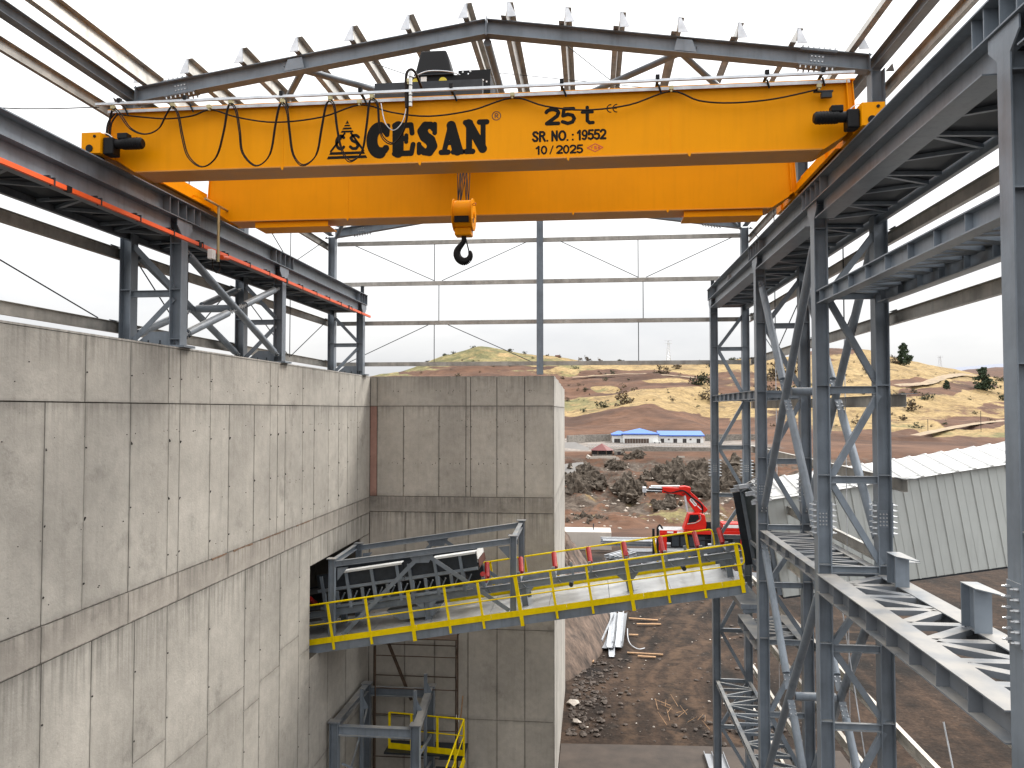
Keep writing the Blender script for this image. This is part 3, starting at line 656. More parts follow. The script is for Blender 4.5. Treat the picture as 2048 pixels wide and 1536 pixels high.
for xm, x0, x1 in ((-4.9, -8.2, -1.75), (1.65, -1.45, 4.7)):
    rod((xm-.15, 24.52, 5.46), (xm-.15, 24.52, 4.12)); rod((xm, 24.52, 4.12), (xm, 24.52, 2.83)); rod((xm-.15, 24.52, 2.83), (xm-.15, 24.52, 1.49))
    rod((x0+.5, 24.52, 5.40), (xm-.15, 24.52, 4.2)); rod((x1-.3, 24.52, 5.40), (xm+.1, 24.52, 4.2)); 
rod((-5.25, 24.52, 2.76), (-8.2, 24.52, 1.42)); rod((-4.6, 24.52, 2.76), (-1.9, 24.52, 1.55))
for y0, y1 in ((7.4, 13.0), (13.4, 17.6), (18.0, 24.2)):
    ym = (y0+y1)/2
    for x in (-8.52, 4.9):
        if y0 < 8: continue
        rod((x, ym, 5.4), (x, ym, 1.5)); rod((x, y0+.3, 2.77), (x, ym-.1, 1.55)); rod((x, y1-.3, 2.77), (x, ym+.1, 1.55)); rod((x, y0+.4, 5.4), (x, ym-.1, 4.2)); rod((x, y1-.4, 5.4), (x, ym+.1, 4.2))
    if y0 > 8: MB().tube((4.9, ym, 1.4), (4.9, ym, -11), .009, 6).build('sag_rod', ZINC, hall)
rod((-8.5, 8.2, 2.7), (-8.5, 12.5, 1.6), .012)
MB().tube((4.6, 10.8, -4.1), (4.6, 8.6, -8.5), .012, 6).build('sag_rod', ZINC, hall); MB().tube((4.3, 14.2, -2.9), (4.6, 12.2, -9.0), .01, 6).build('sag_rod', ZINC, hall)
# tube X bracing with bolted end plates
def xbrace(x, ya, za, yb, zb, yc, zc, yd, zd):
    b = sub('cross_brace', hall)
    def leg(p, q, cut):
        p = V(p); q = V(q); d = (q-p).normalized(); mid = (p+q)/2; L_ = (q-p).length
        segs = [(p+d*.22, q-d*.22)] if not cut else [(p+d*.22, mid-d*.42), (mid+d*.42, q-d*.22)]
        for a, e in segs: MB().tube(a, e, .075, 16).build('tube', STEEL, b, smooth=True)
        pl = [(p-d*.05, p+d*.32), (q-d*.32, q+d*.05)] + ([(mid-d*.55, mid-d*.10), (mid+d*.10, mid+d*.55)] if cut else [])
        for a, e in pl:
            MB().bar(a, e, .012, .13, (1, 0, 0), 0, -.0).build('end_plate', STEEL, b)
            bb = MB(); n = int((e-a).length/.09)
            sd = d.cross(V((1, 0, 0))).normalized()
            for i in range(1, n):
                for sg in (-.045, .045):
                    q0 = a+d*(i*.09)+V((sg, 0, 0)); 
                    bb.tube(q0-sd*.035, q0+sd*.035, .012, 6)
            prop(bb.build('bolt', BOLT, b), kind='stuff')
    leg((x, ya, za), (x, yb, zb), False); leg((x, yc, zc), (x, yd, zd), True)
for x in (IR, OR):
    xbrace(x, T[1]+.15, 2.95, T[2]-.15, -2.25, T[2]-.15, 2.85, T[1]+.15, -2.3)
    xbrace(x, T[1]+.15, -2.95, T[2]-.15, -8.0, T[2]-.15, -2.95, T[1]+.15, -8.0)
for x in (IL, OL):
    xbrace(x, T[1]+.12, 2.95, T[2]-.12, 1.3, T[1]+.12, 1.35, T[2]-.12, 2.9)
for z in (.36, -5.5):
    MB().tube((IR+.1, 15.48, z), (OR-.1, 15.48, z), .08, 14).build('brace_strut', STEEL, hall, smooth=True)
MB().tube((OL+.1, 15.48, 2.14), (IL-.1, 15.48, 2.14), .08, 14).build('brace_strut', STEEL, hall, smooth=True)
# horizontal platform trusses between the right columns
def platform(y0, y1, z, hb, bf, m, n, fan=True, lw=.09):
    p = sub('platform_truss', hall)
    for x in (IR, OR):
        MB().ibeam((x, y0, z-hb/2), (x, y1, z-hb/2), hb, bf, .009, .016).build('edge_beam', m, p)
        k = 1
        while y0+k*.7 < y1:
            for sx in (-1, 1): MB().box(x+sx*.005, x+sx*(bf/2-.01), y0+k*.7-.005, y0+k*.7+.005, z-hb+.017, z-.017).build('stiffener', m, p)
            k += 1
    a, b = IR+bf/2, OR-bf/2
    L_ = (y1-y0)/n
    for i in range(n):
        c = y0+i*L_
        for ya, yb in ((c+.08, c+L_*.45), (c+L_*.5, c+L_*.5), (c+L_*.92, c+L_*.55)) if i % 2 == 0 else ((c+L_*.45, c+.08), (c+L_*.5, c+L_*.5), (c+L_*.55, c+L_*.92)):
            MB().bar((a, ya, z-.045), (b, yb, z-.045), lw, .07).build('lattice_bar', m, p)
        MB().bar((a, c, z-.045), (b, c, z-.045), lw, .07).build('lattice_bar', m, p)
    return p
platform(T[0]+.13, T[1]-.13, -2.66, .3, .3, STEEL_D, 4, lw=.15)
platform(T[1]+.13, T[2]-.13, -2.66, .2, .16, STEEL_D, 5, lw=.06)
platform(T[0]+.13, T[1]-.13, 1.97, .22, .18, STEEL, 6, lw=.10)
platform(T[2]+.13, T[3]-.13, .45, .2, .14, STEEL, 6, lw=.06)
platform(T[2]+.13, 20.0, -5.12, .24, .3, STEEL_D, 2, lw=.13)
platform(T[2]+.13, T[3]-.13, -8.2, .14, .10, STEEL, 5, lw=.05)
platform(T[1]+.13, T[2]-.13, -8.2, .2, .2, STEEL_D, 5, lw=.08)
platform(T[0]+.13, T[1]-.13, -8.2, .26, .26, STEEL_D, 5, lw=.1)
for y, hgt in ((12.35, .45), (9.95, .52)):
    s = sub('stub_post', hall)
    MB().ibeam((OR-.10, y, -2.66), (OR-.10, y, -2.66+hgt), .34, .2, .01, .015, (0, 1, 0)).build('post', STEEL, s)
    MB().prism([(OR-.2, y+.18, -2.655+hgt), (OR, y+.18, -2.655+hgt), (OR, y-.55, -2.655+hgt), (OR-.04, y-.55, -2.655+hgt), (OR-.2, y-.2, -2.655+hgt)], (0, 0, .012)).build('cap_plate', STEEL, s)
# busbar conductor on the left runway
bus = thing('busbar_conductor', 'orange busbar strip running along the left runway beam', 'busbar', (-7.2, 14, 3.0))
MB().box(-7.235, -7.185, 3.0, 24.6, 3.03, 3.095).build('conductor_strip', BUSBAR, bus)
y = 3.6; b0 = None
while y < 24.6:
    if b0 is None:
        b0 = MB().box(-7.24, -7.18, y-.012, y+.012, 3.10, 3.13).box(-7.25, -7.238, y-.012, y+.012, 3.02, 3.13).box(-7.183, -7.176, y-.012, y+.012, 3.02, 3.13).bar((-7.25, y, 3.15), (-8.0, y, 3.15), .03, .03).build('hanger', DARKSTEEL, bus)
    else: inst(b0, (0, y-3.6, 0))
    y += 1.0
for y in (9.9, 13.5, 17.6, 22.3): MB().box(-7.24, -7.178, y-.05, y+.05, 3.022, 3.102).build('joint_cover', BLACK, bus)
# ------------------------------------------------------------------ overhead crane
crane = thing('bridge_crane', 'orange double-girder overhead crane with black maker lettering', 'crane', (-1.8, 12.9, 3.8))
XA, XB = -7.36, 3.60
def girder(y0, y1, lab):
    g = sub('girder', crane); g['label'] = lab
    prof = [(XA, 4.60), (XA-.04, 3.95), (XA+.10, 3.86), (XA+.42, 3.655), (XB-.36, 3.655), (XB-.04, 3.86), (XB+.09, 3.95), (XB+.05, 4.60)]
    for yy in (y0+.05, y1-.062): MB().prism([(x, yy, z) for x, z in prof], (0, .012, 0)).build('web_plate', ORANGE, g)
    for x in (-4.6, -.25 if y0 > 13 else 1.15): MB().box(x-.008, x+.008, y0+.046, y0+.0505, 3.66, 4.598).build('weld_seam', ORANGE, g)
    MB().box(XA-.02, XB+.07, y0, y1, 4.60, 4.618).build('top_flange', ORANGE, g)
    MB().box(XA+.43, XB-.37, y0+.03, y1-.03, 3.637, 3.655).build('bottom_flange', mat('orange_underside_shade', (.62, .25, .02), .45, var=.1), g)  # darker orange: the underside shade is put into the colour
    for (xa, za), (xb, zb) in ((prof[2], prof[3]), (prof[4], prof[5])): MB().bar((xa, (y0+y1)/2, za-.01), (xb, (y0+y1)/2, zb-.01), y1-y0-.06, .014, (0, 0, 1)).build('slope_plate', ORANGE, g)
    for x in (XA-.04, XB+.09): MB().prism([(x, y0-.0, 3.9), (x, y1, 3.9), (x+(.04 if x < 0 else -.04), y1-.02, 4.598), (x+(.04 if x < 0 else -.04), y0+.02, 4.598)], (.012 if x < 0 else -.012, 0, 0)).build('end_plate', ORANGE, g)
    st = MB()
    for x in (XB-.02, ): st.prism([(x, y0+.05, 3.95), (x, y0-.02, 3.95), (x-.03, y0-.02, 4.59), (x-.03, y0+.05, 4.59)], (.01, 0, 0))
    st.build('edge_rib', ORANGE, g)
    MB().box(XA+.1, XB-.05, (y0+y1)/2-.025, (y0+y1)/2+.025, 4.618, 4.66).build('trolley_rail', DARKSTEEL, g)
    for x, z in ((-2.5, 3.66), (-.32, 3.66), (-4.6, 3.66), (1.4, 3.66)):
        MB().prism([(x-.02, y0+.02, z-.01), (x+.03, y0+.02, z-.01), (x+.012, y0+.02, z-.065), (x-.012, y0+.02, z-.045)], (0, .012, 0)).build('lug', ORANGE, g)
    return g
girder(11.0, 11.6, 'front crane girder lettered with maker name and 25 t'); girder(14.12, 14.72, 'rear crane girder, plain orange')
MB().box(-7.45, -7.36, 11.0, 11.02, 4.2, 4.24).build('cable_gland', ORANGE, crane)
def carriage(x):
    s = -1 if x < 0 else 1
    c = sub('end_carriage', crane)
    MB().box(x-.12, x+.12, 10.72, 15.4, 3.86, 4.06).build('beam', ORANGE, c)
    for ya in (10.66, 15.1): MB().box(x-.15, x+.15, ya, ya+.36, 3.83, 4.14).build('wheel_box', ORANGE, c)
    MB().box(x-s*.05-.006, x-s*.05+.006, 11.7, 14.05, 4.06, 4.16).box(x-s*.13-.05, x-s*.13+.05, 11.7, 14.05, 3.86, 3.872).build('cable_tray', ORANGE, c)
    for y in (10.84, 15.28): MB().tube((x-.05, y, 3.91), (x+.05, y, 3.91), .12, 18).build('wheel', DARKSTEEL, c, smooth=True)
    for y in (10.66,): MB().tube((x-.02, y-.001, 3.90), (x-.02, y-.015, 3.90), .055, 16).build('axle_cap', BLACK, c); MB().tube((x+.06, y-.001, 4.08), (x+.06, y-.012, 4.08), .022, 12).build('axle_cap', BLACK, c)
    MB().box(x-.03, x+.03, 12.3, 12.36, 3.86, 4.2).box(x-s*.16, x-s*.12, 12.28, 12.38, 3.85, 4.12).build('joint_flange', ORANGE, c)
    # drive motor pointing towards mid span
    d = -s; m0 = x-s*.16
    dr = sub('drive_motor', crane); y = 10.80
    MB().box(min(m0, m0+d*.16), max(m0, m0+d*.16), y-.10, y+.10, 3.82, 4.08).build('gearbox', BLACK, dr, bevel=.02)
    MB().tube((m0+d*.16, y, 4.0), (m0+d*.26, y, 4.0), .075, 18).tube((m0+d*.26, y, 4.0), (m0+d*.55, y, 4.0), .085, 20).tube((m0+d*.55, y, 4.0), (m0+d*.58, y, 4.0), .085, 20, .06).build('motor_body', BLACK, dr, smooth=True)
    MB().box(min(m0+d*.2, m0+d*.36), max(m0+d*.2, m0+d*.36), y-.07, y+.06, 4.06, 4.15).build('terminal_box', BLACK, dr, bevel=.012)
    MB().path(catmull([(m0+d*.1, y-.02, 4.1), (m0+d*.0, y-.03, 4.16), (m0-d*.16, y-.0, 4.14)]), .008).build('motor_cable', WHITE, dr)
    fin = MB()
    for i in range(6): fin.tube((m0+d*(.29+i*.04), y, 4.0), (m0+d*(.297+i*.04), y, 4.0), .090, 20)
    fin.build('cooling_fin', BLACK, dr)
carriage(-7.41); carriage(3.79)
# trough under the far girder ends and lower box
MB().box(-6.45, -5.0, 14.2, 14.7, 3.52, 3.55).box(-6.45, -5.0, 14.2, 14.22, 3.55, 3.63).build('service_tray', ORANGE, crane)
MB().box(1.7, 3.1, 14.2, 14.7, 3.52, 3.55).box(1.7, 3.1, 14.2, 14.22, 3.55, 3.63).build('service_tray', ORANGE, crane)
# festoon rail, brackets, cables
MB().bar((-7.48, 10.86, 4.645), (3.62, 10.86, 4.645), .04, .035).build('festoon_rail', ZINC, crane)
MB().box(-7.37, 3.60, 10.985, 10.998, 4.555, 4.60).build('guide_rail', ZINC, crane)
for x in (-7.1, -6.05, -4.55, -3.35, -2.0, -.4, .95, 2.45, 3.2):
    MB().bar((x, 10.84, 4.66), (x, 11.05, 4.64), .04, .02).box(x-.028, x+.028, 10.83, 10.89, 4.66, 4.72).bar((x+.02, 10.95, 4.63), (x+.06, 10.99, 4.52), .02, .02).build('rail_bracket', BLACK, crane)
LOOP = [(-7.23, 3.96), (-7.27, 4.24), (-7.21, 4.57), (-7.1, 4.51), (-6.92, 4.27), (-6.69, 4.17), (-6.47, 4.25), (-6.35, 4.46), (-6.26, 4.57), (-6.16, 4.45), (-6.09, 4.13), (-5.99, 3.81), (-5.77, 3.64), (-5.55, 3.79), (-5.44, 4.17), (-5.39, 4.47), (-5.34, 4.58), (-5.25, 4.48), (-5.19, 4.16), (-5.14, 3.83), (-4.93, 3.63), (-4.72, 3.8), (-4.64, 4.23), (-4.59, 4.48), (-4.54, 4.56), (-4.46, 4.45), (-4.42, 4.13), (-4.36, 3.78), (-4.21, 3.62), (-4.01, 3.77), (-3.93, 4.16), (-3.87, 4.48), (-3.81, 4.57), (-3.74, 4.48), (-3.7, 4.18), (-3.63, 3.85), (-3.5, 3.66), (-3.32, 3.79), (-3.25, 4.18), (-3.22, 4.47), (-3.18, 4.57), (-3.09, 4.48), (-3.06, 4.17), (-3.0, 3.98), (-2.85, 3.9), (-2.7, 4.07), (-2.64, 4.37), (-2.64, 4.78)]
SAG = [(-7.17, 4.49), (-6.84, 4.44), (-6.37, 4.39), (-5.97, 4.42), (-5.68, 4.5), (-5.27, 4.37), (-4.67, 4.27), (-3.96, 4.32), (-3.37, 4.48), (-2.9, 4.35), (-2.35, 4.27), (-1.72, 4.33), (-1.11, 4.49), (-0.64, 4.35), (-0.07, 4.27), (0.56, 4.32), (1.14, 4.49), (1.53, 4.34), (1.97, 4.29), (2.55, 4.32), (3.15, 4.43)]
MB().path(catmull([(x, 10.88, z) for x, z in LOOP]), .010).build('festoon_cable', CABLE, crane, smooth=True)
MB().path(catmull([(x-.012, 10.865, z-.018+.01*math.sin(i*1.7)) for i, (x, z) in enumerate(LOOP)]), .009).build('festoon_cable', CABLE, crane, smooth=True)
MB().path(catmull([(x, 10.93, z+.02) for x, z in SAG]), .0125).build('power_cable', CABLE, crane, smooth=True)
for x, z in [p for p in LOOP if p[1] > 4.555][:7]+[(-5.68, 4.52), (-3.37, 4.5), (-1.11, 4.51), (1.14, 4.51), (3.15, 4.45)]:
    MB().box(x-.03, x+.03, 10.85, 10.91, z+.0, z+.05).box(x-.012, x+.012, 10.86, 10.90, z-.03, z).build('cable_clip', BRASS, crane)
MB().box(3.1, 3.36, 10.94, 10.98, 4.42, 4.44).box(3.2, 3.34, 10.93, 10.99, 4.34, 4.41).build('cable_terminal', DARKSTEEL, crane)
MB().tube((-2.60, 10.86, 4.42), (-2.60, 10.86, 4.93), .025, 12).build('cable_pole', WHITE, crane)
tp = MB()
for z in (4.47, 4.57, 4.72, 4.84): tp.tube((-2.60, 10.86, z), (-2.60, 10.86, z+.014), .0265, 12)
tp.build('tape_band', BLACK, crane)
MB().path(catmull([(-2.66, 10.86, 4.4), (-2.67, 10.86, 4.8), (-2.64, 10.87, 4.95), (-2.56, 10.95, 4.97), (-2.5, 11.2, 4.8)]), .02).build('cable_pole_hose', CABLE, crane, smooth=True)
MB().path(catmull([(-3.05, 10.9, 4.5), (-2.98, 10.88, 4.2), (-2.85, 10.87, 4.08), (-2.72, 10.87, 4.2), (-2.66, 10.87, 4.42)]), .007, 5).build('chain', ZINC, crane)
MB().path(catmull([(-7.45, 10.9, 4.62), (-8.3, 9.9, 4.25), (-9.5, 8.8, 4.12)]), .008, 5).build('supply_cable', CABLE, crane)
# black leads at the left end plate
for dx in (-.02, .04): MB().path(catmull([(-7.2+dx, 10.93, 4.52), (-7.29+dx, 10.9, 4.35), (-7.3+dx, 10.88, 4.0)]), .013).build('motor_lead', CABLE, crane, smooth=True)
# collector arm that reaches down to the busbar
ca = sub('collector_arm', crane)
MB().tube((-7.0, 13.3, 3.86), (-7.0, 14.3, 3.86), .022, 10).tube((-7.0, 13.82, 3.86), (-7.0, 13.82, 2.80), .026, 10).build('arm_tube', BRASS, ca, smooth=True)
MB().bar((-7.0, 13.4, 3.86), (-7.28, 13.4, 3.95), .03, .03).bar((-7.0, 14.2, 3.86), (-7.28, 14.2, 3.95), .03, .03).build('arm_bracket', ORANGE, ca)
MB().box(-7.06, -6.96, 13.52, 13.66, 2.80, 2.98).build('junction_box', WHITE, ca, bevel=.01)
MB().path(catmull([(-7.0, 13.6, 2.8), (-7.0, 13.62, 2.66), (-7.0, 13.76, 2.58), (-7.0, 13.9, 2.68), (-7.02, 13.86, 2.95), (-6.98, 13.85, 3.5)]), .012).build('arm_cable', CABLE, ca, smooth=True)
MB().tube((-7.02, 14.0, 2.92), (-7.02, 14.25, 2.95), .045, 10).build('collector_shoe', BUSBAR, ca, smooth=True)

# ---- lettering: outlines traced by distance to pen strokes
def glyph(strokes, x0, z0, sx, sz, y, name, m, parent, cell=.006, rs=None, nrm=.003):
    rs = rs or (sx+sz)/2
    segs = []
    for st in strokes:
        pts, r = st
        pts = [(px*sx, pz*sz) for px, pz in pts]
        rr = r if isinstance(r, (list, tuple)) else [r]*len(pts)
        for i in range(len(pts)-1): segs.append((pts[i], pts[i+1], rr[i]*rs, rr[i+1]*rs))
    xs = np.arange(-.2*sx, 1.25*sx, cell); zs = np.arange(-.15*sz, 1.2*sz, cell)
    X, Z = np.meshgrid(xs, zs, indexing='ij'); D = np.full(X.shape, 9.)
    for (ax, az), (bx, bz), r0, r1 in segs:
        dx, dz = bx-ax, bz-az; l2 = dx*dx+dz*dz+1e-12
        t = np.clip(((X-ax)*dx+(Z-az)*dz)/l2, 0, 1)
        D = np.minimum(D, np.hypot(X-ax-t*dx, Z-az-t*dz)-(r0+(r1-r0)*t))
    vs = []; fs = []; idx = {}
    def vert(k, x, z):
        if k not in idx: idx[k] = len(vs); vs.append((x0+x, y-nrm, z0+z))
        return idx[k]
    for i in range(len(xs)-1):
        for j in range(len(zs)-1):
            c = [(i, j), (i+1, j), (i+1, j+1), (i, j+1)]; d = [D[q] for q in c]
            if min(d) > 0: continue
            poly = []
            for k in range(4):
                a, b = c[k], c[(k+1) % 4]; da, db = d[k], d[(k+1) % 4]
                if da <= 0: poly.append(vert(a, xs[a[0]], zs[a[1]]))
                if (da <= 0) != (db <= 0):
                    t = da/(da-db); key = (min(a, b), max(a, b))
                    poly.append(vert(key, xs[a[0]]+(xs[b[0]]-xs[a[0]])*t, zs[a[1]]+(zs[b[1]]-zs[a[1]])*t))
            if len(poly) >= 3: fs.append(tuple(poly))
    b = MB(); b.add(vs, fs); return b.build(name, m, parent)
def arc(cx, cz, r, a0, a1, n=18, rz=None):
    rz = rz or r
    return [(cx+r*math.cos(math.radians(a0+(a1-a0)*i/n)), cz+rz*math.sin(math.radians(a0+(a1-a0)*i/n))) for i in range(n+1)]
FAT = {
 'C': [(arc(.52, .5, .36, 40, 320, 24, .38), [.10]*4+[.17]*17+[.10]*4), ([(.84, .66), (.88, .92)], .075)],
 'E': [([(.27, .12), (.27, .88)], .17), ([(.12, .92), (.84, .92)], .085), ([(.86, .9), (.90, .68)], .075), ([(.3, .52), (.62, .52)], .08), ([(.64, .62), (.64, .42)], .06), ([(.12, .08), (.86, .08)], .085), ([(.88, .1), (.95, .34)], .075)],
 'S': [([(.80, .74), (.66, .90), (.42, .88), (.28, .72), (.40, .56), (.64, .44), (.74, .27), (.60, .10), (.36, .10), (.18, .28)], [.06, .10, .13, .15, .16, .16, .15, .13, .10, .06]), ([(.84, .66), (.84, .92)], .07), ([(.14, .34), (.14, .08)], .07)],
 'A': [([(.48, .90), (.20, .12)], .075), ([(.50, .86), (.78, .12)], [.14, .16]), ([(.28, .34), (.7, .34)], .06), ([(.06, .07), (.36, .07)], .08), ([(.60, .07), (.99, .07)], .08)],
 'N': [([(.22, .1), (.22, .85)], .09), ([(.20, .90), (.82, .14)], [.13, .13]), ([(.84, .90), (.84, .12)], .075), ([(.08, .07), (.38, .07)], .08), ([(.06, .93), (.28, .93)], .08), ([(.68, .93), (1.0, .93)], .08)]}
YF = 11.05
ww = 1.80/5
for i, ch in enumerate('CESAN'):
    glyph(FAT[ch], -3.28+i*ww, 3.755, ww*.93, .50, YF, 'lettering', DECAL, crane, rs=.50)
BOLD = {'C': [(arc(.5, .5, .36, 45, 315, 20, .42), .1)], 'S': [([(.84, .80), (.66, .92), (.36, .92), (.2, .76), (.34, .58), (.66, .46), (.82, .26), (.66, .08), (.34, .08), (.16, .2)], .1)]}
def quad(mb, pts): mb.add([(x, YF-.003, z) for x, z in pts], [(0, 1, 2, 3)])
lg = MB(); ax_, zb_, w_, h_ = -3.605, 3.745, .62, .58
def tri_band(a, b, mb=lg, l=-1, r=1):
    wa, wb = (1-a)*w_/2, (1-b)*w_/2
    quad(mb, [(ax_+l*wa, zb_+a*h_), (ax_+r*wa, zb_+a*h_), (ax_+r*wb, zb_+b*h_), (ax_+l*wb, zb_+b*h_)])
for a, b in ((0, .075), (.11, .18), (.68, .73), (.76, .81), (.84, .88), (.91, .999)): lg = MB(); tri_band(a, b, lg); lg.build('logo_emblem', DECAL, crane)
for ch, dx, ww_ in (('C', -.19, .17), ('S', .02, .17)): glyph([(p, .11) for p, r in BOLD[ch]], ax_+dx, zb_+.225*h_, ww_*1.08, .235, YF, 'logo_emblem', DECAL, crane, rs=.20)
for e_ in ([(0, 0), (.42, .78)], [(1, 0), (.62, .78)]): glyph([(e_, .03)], ax_-.25, zb_+.2*h_, .5, .34, YF, 'logo_emblem', DECAL, crane, rs=.5)
glyph([(arc(.5, .5, .46, 0, 360, 30), .045), ([(.36, .26), (.36, .74), (.56, .74), (.66, .66), (.66, .58), (.56, .5), (.36, .5)], .045), ([(.5, .5), (.68, .26)], .045)], -1.43, 4.235, .135, .135, YF, 'lettering', mat('dark_red_decal', (.10, .02, .012), .5), crane, cell=.003, rs=.135)
for dx in (0, .085): glyph([(arc(.5, .5, .46, 90, 270, 16), .06)]+([([(.1, .5), (.46, .5)], .05)] if dx else []), .24+dx, 4.285, .12, .12, YF, 'lettering', DECAL, crane, cell=.003, rs=.12)
glyph([([(0, .5), (.5, 1), (1, .5), (.5, 0), (0, .5)], .035), ([(.2, .58), (.36, .58)], .02), ([(.28, .58), (.28, .4)], .02), ([(.58, .66), (.46, .66), (.46, .5), (.58, .5), (.58, .34), (.44, .34)], .03), ([(.82, .58), (.68, .58), (.68, .4), (.82, .4)], .02), ([(.68, .49), (.78, .49)], .02)], -.04, 3.725, .225, .115, YF, 'lettering', DECALRED, crane, cell=.003, rs=.16)
SANS = {'2': (.62, [(arc(.31, .70, .24, 165, 0, 12, .22)+[(.50, .52), (.09, .09), (.55, .09)], .085)]), '5': (.62, [([(.52, .92), (.15, .92), (.11, .52), (.30, .60), (.48, .53), (.55, .34), (.48, .14), (.30, .06), (.09, .17)], .08)]),
 '0': (.62, [(arc(.31, .5, .22, 0, 360, 24, .42), .08)]), '1': (.48, [([(.10, .72), (.30, .92), (.30, .06)], .085)]), '9': (.62, [(arc(.31, .66, .21, 0, 360, 20, .26), .075), ([(.52, .66), (.50, .34), (.40, .12), (.26, .06), (.11, .14)], .075)]),
 'S': (.70, [([(.58, .78), (.46, .92), (.24, .92), (.12, .77), (.20, .60), (.46, .44), (.57, .26), (.48, .08), (.24, .06), (.09, .22)], .085)]), 'R': (.74, [([(.12, .04), (.12, .92), (.42, .92), (.56, .80), (.56, .66), (.42, .53), (.14, .53)], .085), ([(.38, .50), (.62, .05)], .085)]),
 'N': (.74, [([(.12, .04), (.12, .94), (.58, .06), (.58, .94)], .085)]), 'O': (.80, [(arc(.40, .5, .31, 0, 360, 26, .42), .085)]), '.': (.30, [([(.12, .05), (.13, .05)], .075)]), ':': (.34, [([(.14, .07), (.15, .07)], .08), ([(.14, .55), (.15, .55)], .08)]), ' ': (.22, []), '/': (.36, [([(.02, .02), (.30, .96)], .05)]), 't': (.46, [([(.22, .98), (.22, .20), (.30, .07), (.42, .08)], .10), ([(.04, .70), (.40, .70)], .085)])}
def text(body, x, z, h, width, k=1.):
    tot = sum(SANS[c][0] for c in body); sx = width/tot
    for c in body:
        wd, st = SANS[c]
        if st: glyph([(p, r*k) for p, r in st], x, z, sx, h, YF, 'lettering', DECAL, crane, cell=max(.003, h*.022), rs=min(sx, h)*1.0)
        x += wd*sx
text('25', -.66, 4.135, .25, .46, 1.3); text('t', -.13, 4.13, .25, .19, 1.0)
text('SR. NO. : 19552', -.84, 3.90, .15, 1.07, 1.32); text('10 / 2025', -.79, 3.71, .125, .69, 1.3)

# ------------------------------------------------------------------ hoist trolley and hook
h = thing('hoist_trolley', 'black crane hoist trolley with hood and yellow round caps', 'hoist', (-2.3, 12.86, 4.66))
MB().box(-3.25, -1.6, 11.25, 11.37, 4.70, 4.95).box(-3.25, -1.6, 14.35, 14.47, 4.70, 4.95).box(-3.12, -2.9, 11.38, 14.34, 4.72, 4.93).box(-1.9, -1.68, 11.38, 14.34, 4.72, 4.93).build('frame', DARKSTEEL, h)
MB().box(-3.0, -1.66, 12.62, 13.3, 5.14, 5.64).build('control_panel', BLACK, h)
MB().box(-3.24, -2.98, 12.8, 13.2, 5.2, 5.58).build('side_box', BLACK, h)
def frust(mb, x0, x1, y0, y1, z0, z1, tx0, tx1, ty):
    mb.add([(x0, y0, z0), (x1, y0, z0), (x1, y1, z0), (x0, y1, z0), (tx0, y0+ty, z1), (tx1, y0+ty, z1), (tx1, y1-ty, z1), (tx0, y1-ty, z1)], [(0, 3, 2, 1), (4, 5, 6, 7), (0, 1, 5, 4), (1, 2, 6, 5), (2, 3, 7, 6), (3, 0, 4, 7)]); return mb
frust(MB(), -2.95, -2.30, 12.6, 13.2, 5.66, 6.10, -2.86, -2.42, .06).build('motor_hood', BLACK, h, bevel=.03)
MB().box(-2.96, -2.29, 12.58, 13.22, 5.642, 5.662).build('hood_rim', DARKSTEEL, h)
MB().box(-2.26, -1.70, 12.95, 12.97, 5.645, 5.86).build('backing_plate', BLACK, h)
for x in (-2.92, -2.46): MB().tube((x, 12.62, 5.53), (x, 12.59, 5.53), .07, 20).build('round_cap', mat('cap_yellow', (.62, .5, .02), .4), h)
MB().box(-2.84, -2.74, 12.595, 12.618, 5.36, 5.62).build('warning_plate', WHITE, h)
MB().box(-2.83, -2.75, 12.590, 12.596, 5.38, 5.5).build('warning_label', mat('label_blue', (.03, .04, .22), .4), h)
for x, z in ((-2.18, 5.83), (-1.8, 5.76), (-1.92, 5.69), (-2.05, 5.84)): MB().tube((x, 12.95, z), (x, 12.94, z), .018, 8).build('screw', WHITE, h)
for x, z in ((-1.86, 5.5), (-1.78, 5.53), (-1.72, 5.5), (-3.2, 5.4)): MB().tube((x, 12.62, z), (x, 12.61, z), .015, 8).build('screw', WHITE, h)
MB().path(catmull([(-2.95, 12.55, 5.6), (-2.7, 12.52, 5.68), (-2.3, 12.55, 5.66), (-2.1, 12.8, 5.66), (-2.08, 12.9, 5.78)]), .01).build('control_cable', ZINC, h)
MB().tube((-3.0, 12.9, 5.05), (-1.7, 12.9, 5.05), .22, 20).build('rope_drum', DARKSTEEL, h, smooth=True)
for x in (-3.1, -1.8):
    for y in (11.31, 14.41): MB().tube((x, y-.04, 4.74), (x, y+.04, 4.74), .085, 16).build('wheel', DARKSTEEL, h)
hk = thing('hook_block', 'orange hook block with black hook hanging on steel ropes', 'hook', (-2.1, 12.86, 2.6))
cx, cy, cz = -2.12, 12.72, 3.28
for sx in (-1, 1):
    MB().tube((cx+sx*.15, cy, cz), (cx+sx*.17, cy, cz), .27, 32).build('side_plate', ORANGE, hk, smooth=True)
    MB().tube((cx+sx*.17, cy, cz), (cx+sx*.19, cy, cz), .05, 14).build('axle_nut', ORANGE, hk)
    MB().tube((cx+sx*.172, cy-.1, cz-.12), (cx+sx*.178, cy-.1, cz-.12), .04, 14).build('axle_nut', DARKSTEEL, hk)
MB().tube((cx-.149, cy, cz), (cx+.149, cy, cz), .245, 32).build('cover', ORANGE, hk, smooth=True)
MB().box(cx-.12, cx+.12, cy-.252, cy-.20, cz-.17, cz-.07).build('cover_slot', BLACK, hk)
MB().box(cx-.14, cx+.14, cy-.12, cy+.12, cz-.36, cz-.235).build('crosshead', ORANGE, hk, bevel=.02)
